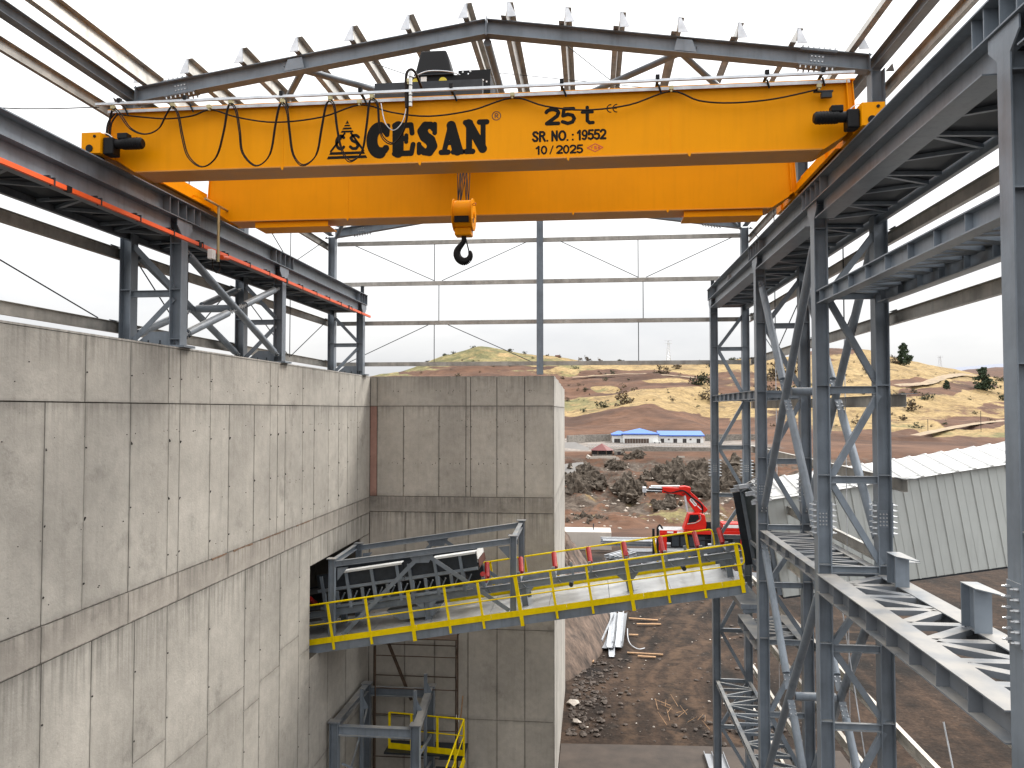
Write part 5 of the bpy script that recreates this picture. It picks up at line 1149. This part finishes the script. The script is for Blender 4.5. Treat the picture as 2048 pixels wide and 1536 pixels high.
# operator cabin
cb = sub('crane_cabin', tk)
prof_ = [(7.55, 2.6), (9.35, 2.6), (9.45, 3.4), (9.3, 4.7), (8.9, 4.95), (8.0, 4.85), (7.75, 3.6)]
MB().prism([(x, TY-1.0, g0+SQ(z)) for x, z in prof_], (0, 1.2, 0)).build('cabin_shell', REDTRUCK, cb, bevel=.06)
MB().prism([(x, TY-1.015, g0+SQ(z)) for x, z in [(7.92, 3.55), (8.55, 3.75), (8.85, 4.2), (8.75, 4.72), (8.08, 4.7)]], (0, .02, 0)).build('side_window', DARKGLASS, cb)
MB().path(catmull([(7.85, TY-1.02, g0+SQ(3.45)), (8.5, TY-1.02, g0+SQ(3.62)), (8.95, TY-1.02, g0+SQ(4.1)), (8.9, TY-1.02, g0+SQ(4.7))]), .035).build('window_trim', GALV, cb)
def boom(poly, y0, y1, name, m): return MB().prism([(x, TY+y0, g0+SQ(z)) for x, z in poly], (0, y1-y0, 0)).build(name, m, tk, bevel=.04)
boom([(8.6, 4.9), (9.4, 4.9), (9.65, 5.3), (8.75, 7.0), (8.15, 7.9), (7.65, 7.8), (7.75, 7.0)], -.35, .35, 'main_boom', REDTRUCK)
boom([(7.5, 7.55), (8.2, 7.6), (8.25, 8.35), (7.8, 8.5), (7.3, 8.4)], -.45, .45, 'knuckle', REDTRUCK)
boom([(5.9, 7.55), (7.5, 7.3), (7.6, 8.2), (5.95, 8.35)], -.4, .4, 'outer_boom', REDTRUCK)
boom([(7.1, 7.3), (7.9, 7.0), (7.6, 7.5)], -.3, .3, 'link_arm', REDTRUCK)
for k in range(4):
    z = 7.6+.19*k; boom([(4.4+.15*k, z), (5.92, z-.05), (5.92, z+.09), (4.4+.15*k, z+.13)], -.3, .3, 'boom_extension', BLACK if k % 2 == 0 else ZINC)
tb(4.3, 4.6, -.35, .35, SQ(7.55), SQ(8.3), 'boom_tip', ZINC)
MB().path(catmull([(4.5, TY-.1, g0+SQ(7.5)), (4.45, TY-.1, g0+SQ(7.2)), (4.6, TY-.1, g0+SQ(7.05))]), .05).build('hook', BLACK, tk)
boom([(5.0, 8.32), (7.4, 8.42), (7.4, 8.55), (5.0, 8.5)], -.2, .2, 'jib_rail', WHITE)
MB().tube((7.95, TY-.42, g0+SQ(5.0)), (7.75, TY-.42, g0+SQ(7.2)), .09, 12).build('lift_cylinder', ZINC, tk)
st_ = [(8.30, 6.62), (8.62, 5.95)]
MB().tube((8.30, TY-.352, g0+SQ(6.62)), (8.30, TY-.36, g0+SQ(6.62)), .14, 16).tube((8.60, TY-.352, g0+SQ(6.0)), (8.60, TY-.36, g0+SQ(6.0)), .14, 16).prism([(8.17, TY-.354, g0+SQ(6.56)), (8.43, TY-.354, g0+SQ(6.68)), (8.73, TY-.354, g0+SQ(6.06)), (8.47, TY-.354, g0+SQ(5.94))], (0, -.005, 0)).build('boom_badge', WHITE, tk)
for k in range(5): x = 8.30+.075*k; z = 6.62-.155*k; MB().box(x-.05, x+.05, TY-.368, TY-.364, g0+SQ(z)-.03, g0+SQ(z)+.03).build('boom_badge_mark', DECAL, tk)
boom([(8.75, 5.8), (8.82, 5.84), (9.15, 5.3), (9.08, 5.26)], -.362, -.356, 'boom_stripe', WHITE)
boom([(9.3, 3.4), (10.0, 3.0), (10.9, 2.9), (10.9, 2.6), (9.2, 2.6)], -.7, .7, 'slew_base', BLACK)
tb(10.7, 12.2, -1.1, .2, 2.6, 3.2, 'counterweight', REDTRUCK); tb(10.75, 12.1, -1.12, -1.105, 2.85, 3.1, 'white_stripe', WHITE, 0)
tb(13.4, 15.6, -1.2, 1.2, 2.6, 4.5, 'rear_body', mat('body_grey', (.28, .28, .28), .6)); tb(13.5, 15.2, -1.21, -1.2, 4.0, 4.35, 'grille', BLACK, 0); tb(13.3, 15.7, -1.1, 1.1, 4.5, 4.62, 'body_roof', WHITE)
MB().bar((13.2, TY-1.25, g0+2.7), (15.0, TY-1.25, g0+5.0), .1, .12).build('ladder', WHITE, tk)
for k in range(3): MB().path(catmull([(9.2, TY-.3-.05*k, g0+3.9), (9.05+.05*k, TY-.45, g0+4.6), (8.3+.06*k, TY-.47, g0+5.2), (7.6, TY-.48, g0+5.75+.03*k), (6.6, TY-.45, g0+5.6), (6.0, TY-.42, g0+5.75)]), .035).build('hydraulic_hose', BLACK, tk)
for x in (6.2, 7.0): tb(x, x+.5, -1.28, -1.272, 2.38, 2.52, 'reflector_strip', WHITE, 0)
tb(5.66, 5.7, -1.31, -1.0, 1.2, 2.0, 'tail_light', RED, 0); tb(12.2, 12.6, -1.32, -1.0, .35, .5, 'outrigger_foot', BLACK); tb(5.65, 6.1, -1.32, -1.0, .35, .5, 'outrigger_foot', BLACK)
for x in (6.6, 7.3, 8.0, 8.7): tb(x, x+.55, -1.165, -1.15, 1.3, 2.1, 'locker_door', DARKSTEEL, .01)
MB().tube((9.6, TY-.9, g0+2.6), (9.6, TY-.9, g0+3.3), .2, 14).build('winch_drum', BLACK, tk)
for z in (2.75, 3.15): MB().tube((12.3, TY-1.15, g0+z), (13.3, TY-1.15, g0+z), .04, 8).build('deck_railing', ZINC, tk)
# driver cab hidden behind the columns
MB().prism([(x, TY-1.2, g0+z) for x, z in [(16.5, .9), (18.7, .9), (18.8, 2.2), (18.4, 3.3), (16.5, 3.4)]], (0, 2.4, 0)).build('driver_cab', REDTRUCK, tk, bevel=.08)
MB().prism([(x, TY-1.215, g0+z) for x, z in [(16.9, 2.2), (18.4, 2.2), (18.2, 3.1), (16.9, 3.15)]], (0, .02, 0)).build('door_window', DARKGLASS, tk)
# ------------------------------------------------------------------ rock outcrops on the slope
random.seed(21)
def outcrop(lab, cx, cy, wx, wy, n, rmax):
    b = MB()
    for k in range(n):
        t = random.gauss(0, .45); u = random.gauss(0, .45); X = cx+t*wx; Y = cy+u*wy
        z = gz(X, Y); r = rmax*random.uniform(.3, 1.05)*(1-.35*min(1, abs(t)))
        vs = []; fs = []; nu, nv = 16, 11; sd = random.uniform(0, 99); sx, sy, sz = random.uniform(.7, 1.3), random.uniform(.8, 1.2), random.uniform(.8, 1.4)
        for i in range(nv+1):
            for j in range(nu):
                ph = math.pi*i/nv; th = 2*math.pi*j/nu; d = V((math.sin(ph)*math.cos(th)*sx, math.sin(ph)*math.sin(th)*sy, math.cos(ph)*sz))
                q = 1+.6*mnoise.fractal(d*1.5+V((sd, 0, 0)), .55, 2.2, 5)-.35*abs(mnoise.noise(d*3.1+V((0, sd, 0))))
                vs.append((X+d.x*r*q, Y+d.y*r*q, z-.1*r+d.z*r*q))
        for i in range(nv):
            for j in range(nu): fs.append((i*nu+j, (i+1)*nu+j, (i+1)*nu+(j+1) % nu, i*nu+(j+1) % nu))
        b.add(vs, fs)
    return prop(b.build('rock_outcrop', ROCK), lab, 'rock')
OC = [('craggy grey rock outcrop on the left of the slope beside the pier', 1162, 968, 4.5, 9, 34, 2.3), ('small brown crag below the red-roofed hut', 1235, 935, 2.6, 3, 14, 1.5), ('rounded crag under the stone wall, right of the hut', 1268, 917, 2.8, 3, 12, 1.4),
      ('broken rocks at mid slope left of the truck boom', 1256, 985, 3, 5, 20, 2.0), ('large dark cliff of rock behind the truck boom', 1378, 962, 8, 9, 64, 2.6), ('rocky slope behind the far corner column', 1465, 960, 10, 10, 50, 2.6), ('low dark rocks at the foot of the slope near the road', 1175, 1040, 4, 3, 22, 1.0),
      ('loose rocks below the boom tip at the slope foot', 1330, 1015, 3, 3, 40, 1.1)]
def hit(x, y, lo=70, hi=800):
    Y = lo
    while Y < hi:
        X = XY(x, y, Y)
        if zat(x, y, Y) <= gz(X, Y): return X, Y
        Y += 1.5
    return XY(x, y, hi), hi
for lab, px, py, wx, wy, n, r in OC:
    X, Y = hit(px, py); outcrop(lab, X, Y, wx, wy, n, r)
sb = MB()
for _ in range(260):
    X, Y = hit(random.uniform(1140, 1480), random.uniform(930, 1060)); stone(sb, X, Y, gz(X, Y), random.uniform(.12, .45))
prop(sb.build('slope_stones', mat('slope_stone', (.36, .31, .26), .9, var=.4, scale=.5)), 'loose pale stones scattered on the brown slope', 'stones', kind='stuff')

# ------------------------------------------------------------------ far platform: blue-roofed building, hut, walls, fence
PZ = zat(1300, 889, 212)
bl = thing('site_building', 'long white building with bright blue hipped roof on the far terrace', 'building', (20, 212, PZ))
BX = lambda px: XY(px, 880, 210)
x0, x1, x2, x3 = BX(1226), BX(1247), BX(1316), BX(1409)
zt = PZ+2.55
MB().box(x1, x2, 210, 220, PZ-.6, zt+.15).build('wall', WHITE, bl); MB().box(x2+.01, x3, 212, 219, PZ-.6, zt-.35).build('wall', WHITE, bl); MB().box(x0, x1-.01, 213, 221, PZ-.6, zt-.2).build('wall', WHITE, bl)
def hip(xa, xb, ya, yb, z, hgt, inset):
    e = .35; ym = (ya+yb)/2
    return MB().add([(xa-e, ya-e, z), (xb+e, ya-e, z), (xb+e, yb+e, z), (xa-e, yb+e, z), (xa+inset, ym, z+hgt), (xb-inset, ym, z+hgt)], [(0, 1, 5, 4), (1, 2, 5), (2, 3, 4, 5), (3, 0, 4), (0, 3, 2, 1)])
hip(x1, x2, 210, 220, zt+.45, 1.35, 4.6).build('roof', BLUEROOF, bl); hip(x0, x1+1, 213, 221, zt+.1, .9, 1.5).build('roof', BLUEROOF, bl)
MB().add([(x2+.4, 211.6, zt), (x3+.3, 211.6, zt), (x3+.3, 219, zt+1.0), (x2+.4, 219, zt+1.0), (x3+.3, 219, zt-.1), (x2+.4, 219, zt-.1)], [(0, 1, 2, 3), (1, 4, 2), (0, 3, 5)]).build('roof', BLUEROOF, bl)
MB().box(x1-.4, x2+.4, 209.55, 209.6, zt+.15, zt+.46).box(x0-.4, x1-.45, 212.55, 212.6, zt-.2, zt+.11).box(x2+.42, x3+.3, 211.52, 211.58, zt-.3, zt+.0).build('eaves_trim', BLUETRIM, bl)
BRW = mat('brown_shutter', (.09, .06, .045), .6, var=.2, scale=3, stretch=(6, 1, .2)); WIN = mat('window_dark', (.03, .03, .035), .2)
sh0, sh1 = BX(1249), BX(1298)
for k in range(9):
    a = sh0+(sh1-sh0)*k/9; MB().box(a+.03, a+(sh1-sh0)/9-.03, 209.96, 209.999, PZ-.3, PZ+1.65).build('shutter_panel', BRW, bl)
for px, w_, z0_, z1_ in ((1326, .95, .3, 1.6), (1339, .5, 1.2, 1.6), (1352, 1.0, .3, 1.6), (1371, 1.0, .3, 1.6), (1383, .5, 1.2, 1.6), (1399, 1.0, .3, 1.6), (1232, .8, .4, 1.5), (1238, .8, .4, 1.5)):
    x = BX(px); yy = 211.95 if px > 1300 else 212.95
    wn = MB().box(x-w_/2, x+w_/2, yy, yy+.06, PZ+z0_, PZ+z1_).build('window', mat('window_frame_brown', (.14, .11, .09), .6), bl)
    MB().box(x-w_/2+.08, x-.04, yy-.02, yy-.001, PZ+z0_+.08, PZ+z1_-.08).box(x+.04, x+w_/2-.08, yy-.02, yy-.001, PZ+z0_+.08, PZ+z1_-.08).build('pane', WIN, wn)
for px in (1309, 1318): x = BX(px); MB().box(x-.5, x+.5, 209.2, 209.9, PZ, PZ+.9).build('air_unit', WHITE, bl); MB().tube((x, 209.2, PZ+.45), (x, 209.17, PZ+.45), .3, 12).build('fan_grille', DARKSTEEL, bl)
HY = 184.5; HZ = zat(1208, 911, HY)
ht = thing('garden_hut', 'small hut with maroon pyramid roof and dark windows on the terrace', 'hut', (3, HY, HZ))
a, b = XY(1182, 900, HY), XY(1226, 900, HY); cm = (a+b)/2; r_ = (b-a)/2
def octo(r, z, y=HY): return [(cm+r*math.cos(math.pi/8+k*math.pi/4), y+r*.9*math.sin(math.pi/8+k*math.pi/4), z) for k in range(8)]
MB().prism(octo(r_, HZ-.6), (0, 0, .9)).build('plinth_wall', GABION, ht); MB().prism(octo(r_*.97, HZ+.301), (0, 0, 1.0)).build('glazing', DARKGLASS, ht)
for k in range(8): q = octo(r_, 0)[k]; MB().box(q[0]-.1, q[0]+.1, q[1]-.1, q[1]+.1, HZ+.3, HZ+1.35).build('post', BARK, ht)
rr_ = octo(r_*1.13, HZ+1.3)
MB().add(rr_+[(cm, HY, HZ+2.9)], [(i, (i+1) % 8, 8) for i in range(8)]+[tuple(range(7, -1, -1))]).build('roof', MAROON, ht)
MB().box(b+.3, b+2.6, HY-.5, HY+1, HZ-.3, HZ+1.1).build('annex', GABION, ht); MB().box(b+1.0, b+1.8, HY-.55, HY-.51, HZ-.2, HZ+.95).build('door', WIN, ht)
def wallrun(name, lab, pts, h0, m, cat='wall', thick=.5):
    t = thing(name, lab, cat, (pts[0][0], pts[0][1], pts[0][2]))
    for p, q in zip(pts, pts[1:]): MB().bar((p[0], p[1], p[2]+h0/2), (q[0], q[1], q[2]+h0/2), thick, h0).build('wall_segment', m, t)
    return t
def PT(px, py, Y): return (XY(px, py, Y), Y, zat(px, py, Y))
wallrun('retaining_wall', 'long stone retaining wall below the white building', [PT(1224, 910, 189), PT(1290, 903, 189), PT(1350, 905, 189), PT(1430, 906, 189), PT(1560, 905, 189)], 1.3, GABION)
wallrun('retaining_wall', 'pale concrete base wall in front of the red-roofed hut', [PT(1174, 915, 181), PT(1180, 919, 180.5), PT(1232, 918, 180.5), PT(1238, 924, 180.5)], .7, CONCB)
wallrun('retaining_wall', 'stone wall behind the terrace, left of the white building', [PT(1135, 886, 205), PT(1170, 884, 215), PT(1222, 882, 222)], 2.0, GABION)
wallrun('retaining_wall', 'grey wall right of the white building', [PT(1410, 884, 224), PT(1440, 884, 224), PT(1520, 884, 224)], 2.2, GABION)
rd = MB().prism([PT(1100, 888, 200), PT(1150, 886, 200), PT(1178, 898, 192), PT(1176, 912, 186), PT(1150, 960, 166), PT(1100, 1000, 155)], (0, 0, .25)).build('road', ASPH); prop(rd, kind='structure')
fn = thing('terrace_fence', 'thin light fence along the terrace edge before the building', 'fence', (20, 200, PZ))
f0 = None
for i, px in enumerate(range(1176, 1420, 6)):
    x, y, z = PT(px, 893-.0*px, 193); z = zat(px, 897, 193)
    MB().tube((x, y, z-.5), (x, y, z+1.1), .03, 5).build('post', ZINC, fn)
MB().tube((XY(1176, 890, 193), 193, zat(1176, 897, 193)+1.1), (XY(1414, 890, 193), 193, zat(1414, 897, 193)+1.1), .03, 5).tube((XY(1176, 890, 193), 193, zat(1176, 897, 193)+.5), (XY(1414, 890, 193), 193, zat(1414, 897, 193)+.5), .03, 5).build('rail', ZINC, fn)
prop(MB().box(XY(1355, 912, 182), XY(1369, 912, 182), 181.8, 182, zat(1360, 916, 182), zat(1360, 912, 182)).build('concrete_slab', CONCB), 'small pale slab lying on the brown slope under the wall', 'slab')
# ------------------------------------------------------------------ pylons and poles
def pylon(px, pyt, pyb, Y, lab, wd):
    x, y, zb = PT(px, pyb, Y); zt_ = zat(px, pyt, Y); t = thing('power_pylon', lab, 'pylon', (x, y, zb))
    hgt = zt_-zb
    for sx in (-1, 1):
        for sy in (-1, 1): MB().tube((x+sx*wd/2, y+sy*wd/2, zb-2), (x+sx*wd*.15, y+sy*wd*.15, zt_), .16, 5).build('leg', ZINC, t)
    n = 7
    for i in range(n):
        f0_, f1_ = i/n, (i+1)/n; w0_, w1_ = wd/2*(1-.7*f0_), wd/2*(1-.7*f1_)
        MB().tube((x-w0_, y-w0_, zb+hgt*f0_), (x+w1_, y-w1_, zb+hgt*f1_), .09, 4).tube((x+w0_, y-w0_, zb+hgt*f0_), (x-w1_, y-w1_, zb+hgt*f1_), .09, 4).build('bracing', ZINC, t)
    for f in (.86, .99): MB().bar((x-wd*.9, y, zb+hgt*f), (x+wd*.9, y, zb+hgt*f), .25, .25).build('cross_arm', ZINC, t)
pylon(1337, 681, 722, 600, 'lattice power pylon on the ridge left of the far corner column', 3.2); pylon(1880, 712, 735, 900, 'small distant power pylon in front of the blue mountains', 3.6)
for px, pt, pb, Y, lab in ((1856, 838, 868, 262, 'thin pole standing below the pale track, left of the other pole'), (1962, 822, 858, 268, 'thin pole standing beside the pale track near the picture edge')):
    x, y, zb = PT(px, pb, Y); o = MB().tube((x, y, zb-1), (x, y, zat(px, pt, Y)), .09, 6).build('pole', DARKSTEEL); prop(o, lab, 'pole')
x, y, zb = PT(1712, 692, 520); o = MB().box(x-1.6, x+1.6, y, y+3, zb-2, zb+1.3).build('water_tank', BLUETRIM, bevel=.1); prop(o, 'tiny blue tank on the skyline of the right hill', 'tank')
x, y, zb = PT(1115, 722, 520); o = frust(MB(), x-2, x+2, y, y+3, zb-1, zb+4, x-1.6, x+1.7, .3).build('rock_block', mat('reddish_rock', (.20, .10, .08), .9, var=.4)); prop(o, 'small dark red block on the ridge right of the gable post', 'rock')
# ------------------------------------------------------------------ trees and shrubs
def leafmesh(name, n, shape, m, seed, size, trunk=None):
    rnd = random.Random(seed); vs = []; fs = []
    clumps = shape(rnd)
    for k in range(n):
        c, r = rnd.choice(clumps)
        d = V((rnd.gauss(0, 1), rnd.gauss(0, 1), rnd.gauss(0, .8))).normalized()*r*rnd.uniform(.45, 1.05)
        p = c+d; a = V((rnd.gauss(0, 1), rnd.gauss(0, 1), rnd.gauss(0, 1))).normalized(); b_ = a.cross(V((rnd.gauss(0, 1), rnd.gauss(0, 1), rnd.gauss(0, 1)))).normalized()
        s_ = size*rnd.uniform(.5, 1.2); i = len(vs); vs += [p-a*s_*.5, p+b_*s_*.4, p+a*s_*.6, p-b_*s_*.35]; fs.append((i, i+1, i+2, i+3))
    me = bpy.data.meshes.new(name); me.from_pydata([tuple(q) for q in vs], [], fs); me.materials.append(m); return me
def pine_shape(rnd):
    out = []
    for i in range(75):
        t = rnd.random()**1.05; z = .08+.86*t; rad = (1-t)**.5*.40*(1 if t > .12 else .75)
        a = rnd.uniform(0, 6.28); q = rad*rnd.uniform(.25, 1.0)*(1+.28*math.sin(2*a+1.3)); out.append((V((q*math.cos(a), q*math.sin(a), z+rnd.gauss(0, .015))), .055+.07*(1-t)))
    return out
def bush_shape(rnd): return [(V((rnd.gauss(0, .33), rnd.gauss(0, .3), abs(rnd.gauss(.25, .22)))), rnd.uniform(.10, .24)) for _ in range(22)]
def tree_shape(rnd): return [(V((rnd.gauss(0, .30), rnd.gauss(0, .28), .62+rnd.gauss(0, .15))), rnd.uniform(.09, .2)) for _ in range(24)]
PINE = [leafmesh('pine_crown', 3600, pine_shape, LEAF_P, 3+i, .075) for i in range(2)]
BUSHM = [leafmesh('shrub_crown', 420, bush_shape, LEAF_S, 20+i, .13) for i in range(3)]+[leafmesh('shrub_crown', 420, bush_shape, LEAF_G, 40+i, .13) for i in range(3)]
TREEM = [leafmesh('tree_crown', 520, tree_shape, LEAF_G, 60+i, .11) for i in range(2)]+[leafmesh('tree_crown', 520, tree_shape, LEAF_S, 70+i, .11) for i in range(2)]
tm_ = MB(); tm_.tube((0, 0, -H-.05), (0, 0, -H+.55), .035, 7, .018)
for k in range(6): a = k*1.05; tm_.tube((0, 0, -H+.25+.05*k), (.22*math.cos(a), .22*math.sin(a), -H+.5+.05*k), .014, 5, .005)
trk = tm_.build('trunk', BARK, None); TRM = trk.data; bpy.data.objects.remove(trk)
def plant(name, crown, cname, lab, cat, px, py, hgt, group=None, trunk=True, rot=None, Yx=None):
    if Yx: X, Y = XY(px, py, Yx), Yx; z = gz(X, Y)-.42*hgt
    else: X, Y = hit(px, py, 70, 800); z = gz(X, Y)
    t = thing(name, lab, cat, (X, Y, z-.03*hgt), group); t.rotation_euler = (0, 0, random.uniform(0, 6) if rot is None else rot)
    c = bpy.data.objects.new(cname, crown); C.objects.link(c); c.parent = t; c.scale = (hgt, hgt, hgt)
    if trunk: k_ = bpy.data.objects.new('trunk', TRM); C.objects.link(k_); k_.parent = t; k_.scale = (hgt, hgt, hgt)
    return t
def ppm(px, py): X, Y = hit(px, py, 70, 800); return 1540/Y
def HG(px, py, pix): return pix/ppm(px, py)
for px, py, pix, k, lab in ((1808, 729, 44, 0, 'tall pine on the crest of the right hill'), (1966, 780, 46, 1, 'broad pine near the right edge, below the plateau'), (1893, 778, 18, 0, 'low young pine on the middle of the right hill')):
    plant('pine_tree', PINE[k], 'crown', lab, 'tree', px, py, HG(px, py, pix))
SH = [(1852, 799, 18, 4, 'dark round evergreen shrub in the middle of the right hill'), (1828, 789, 11, 3, 'smaller green shrub left of the dark round shrub'), (1822, 820, 24, 0, 'large brown bare shrub below the dark round shrub'), (1786, 727, 18, 1, 'bare brown shrub left of the crest pine'), (2010, 800, 22, 5, 'dark shrub half hidden by the near right column'), (2014, 765, 20, 4, 'upper green shrub against the near right column'), (1785, 797, 12, 2, 'small brown shrub beside the third column'), (1805, 842, 13, 0, 'thin bare shrub on the lower golden slope'),
      (1322, 748, 22, 1, 'large dark shrub on the brown strip left of the corner column'), (1355, 738, 14, 0, 'grey shrub above the golden field'), (1250, 812, 34, 2, 'widest brown shrub on the pale field above the embankment'), (1205, 815, 18, 4, 'green shrub left of the widest brown shrub'), (1345, 802, 8, 0, 'lone tiny shrub in the golden field'), (1560, 760, 44, 0, 'tall bare thicket between the third and second columns'), (1530, 790, 30, 2, 'low thicket beside the third column'), (1405, 770, 34, 5, 'green thicket at the foot of the golden field'), (1425, 800, 30, 1, 'brown thicket touching the far corner column'), (1590, 800, 32, 4, 'green thicket behind the crossed tubes'), (1225, 748, 9, 3, 'green shrub on the slope right of the gable post'), (1150, 740, 11, 4, 'green shrub at the top of the pale field')]
for px, py, pix, k, lab in SH: plant('shrub', BUSHM[k], 'crown', lab, 'shrub', px, py, HG(px, py, pix)*1.15, 'shrubs on the hills', trunk=False)
for px, py, pix, k, lab in ((946, 692, 7, 0, 'tree on the very top of the left hill'), (1020, 702, 9, 1, 'first tree right of the left summit'), (1050, 706, 6, 0, 'small tree before the gable post on the skyline'), (890, 712, 10, 1, 'widest tree on the left shoulder of the hill'), (908, 706, 7, 0, 'tree just below the left summit'), (1095, 714, 6, 2, 'small skyline tree right of the gable post'), (1175, 723, 11, 3, 'dark skyline tree clump in the middle of the ridge'), (1160, 722, 7, 2, 'lower left part of the skyline clump'), (1200, 721, 8, 3, 'skyline tree right of the dark clump'), (1240, 719, 12, 1, 'tallest skyline tree left of the pylon'), (1270, 722, 6, 2, 'short skyline tree before the pylon'), (1295, 727, 6, 3, 'last small skyline tree before the pylon'), (1328, 727, 7, 2, 'tree at the foot of the ridge pylon'), (1395, 726, 8, 3, 'skyline tree left of the far corner column'), (1465, 722, 13, 1, 'large skyline tree between the corner column legs'), (1488, 722, 9, 0, 'skyline tree against the corner outer leg'), (855, 722, 6, 2, 'lowest skyline tree on the left shoulder')):
    plant('hill_tree', TREEM[k], 'crown', lab, 'tree', px, py, max(2., pix/1540*518*1.25), 'trees along the skyline', Yx=518)
random.seed(99); n = 0
while n < 150:
    px, py = (random.uniform(840, 1430), random.uniform(700, 830)) if random.random() < .62 else (random.uniform(1500, 2010), random.uniform(705, 860))
    X, Y = hit(px, py, 230, 790)
    if Y > 540 or Y < 300 and px < 1440 or Y < 250: continue
    plant('small_shrub', random.choice(BUSHM), 'crown', 'small low shrub dotting the dry hillside', 'shrub', px, py, random.choice([.9, 1.2, 1.5, 2., 2.6])*random.uniform(.7, 1.2), 'small shrubs dotting the hills', trunk=False); n += 1

def track(lab, pts, wd):
    P_ = []
    for px, py in pts:
        X, Y = hit(px, py, 230, 790); P_.append(V((X, Y, 0)))
    P_ = catmull(P_, 8); vs = []; fs = []
    for i, p in enumerate(P_):
        d = (P_[min(i+1, len(P_)-1)]-P_[max(i-1, 0)]).normalized(); s_ = V((-d.y, d.x, 0))
        for k in (-1, 1): q = p+s_*wd*k*(1+.25*mnoise.noise(p*.2)); vs.append((q.x, q.y, gz(q.x, q.y)+1.0))
    for i in range(len(P_)-1): fs.append((2*i, 2*i+1, 2*i+3, 2*i+2))
    b = MB(); b.add(vs, fs); o = b.build('dirt_track', mat('pale_track', (.27, .20, .125), .95, var=.35, scale=.3)); prop(o, kind='structure')
track('', [(1792, 775), (1850, 770), (1890, 757), (1930, 752), (1975, 758)], 2.2)
track('', [(1830, 878), (1880, 866), (1940, 855), (2010, 846)], 1.6)
track('', [(1145, 757), (1240, 752), (1330, 754), (1400, 760)], 1.3)
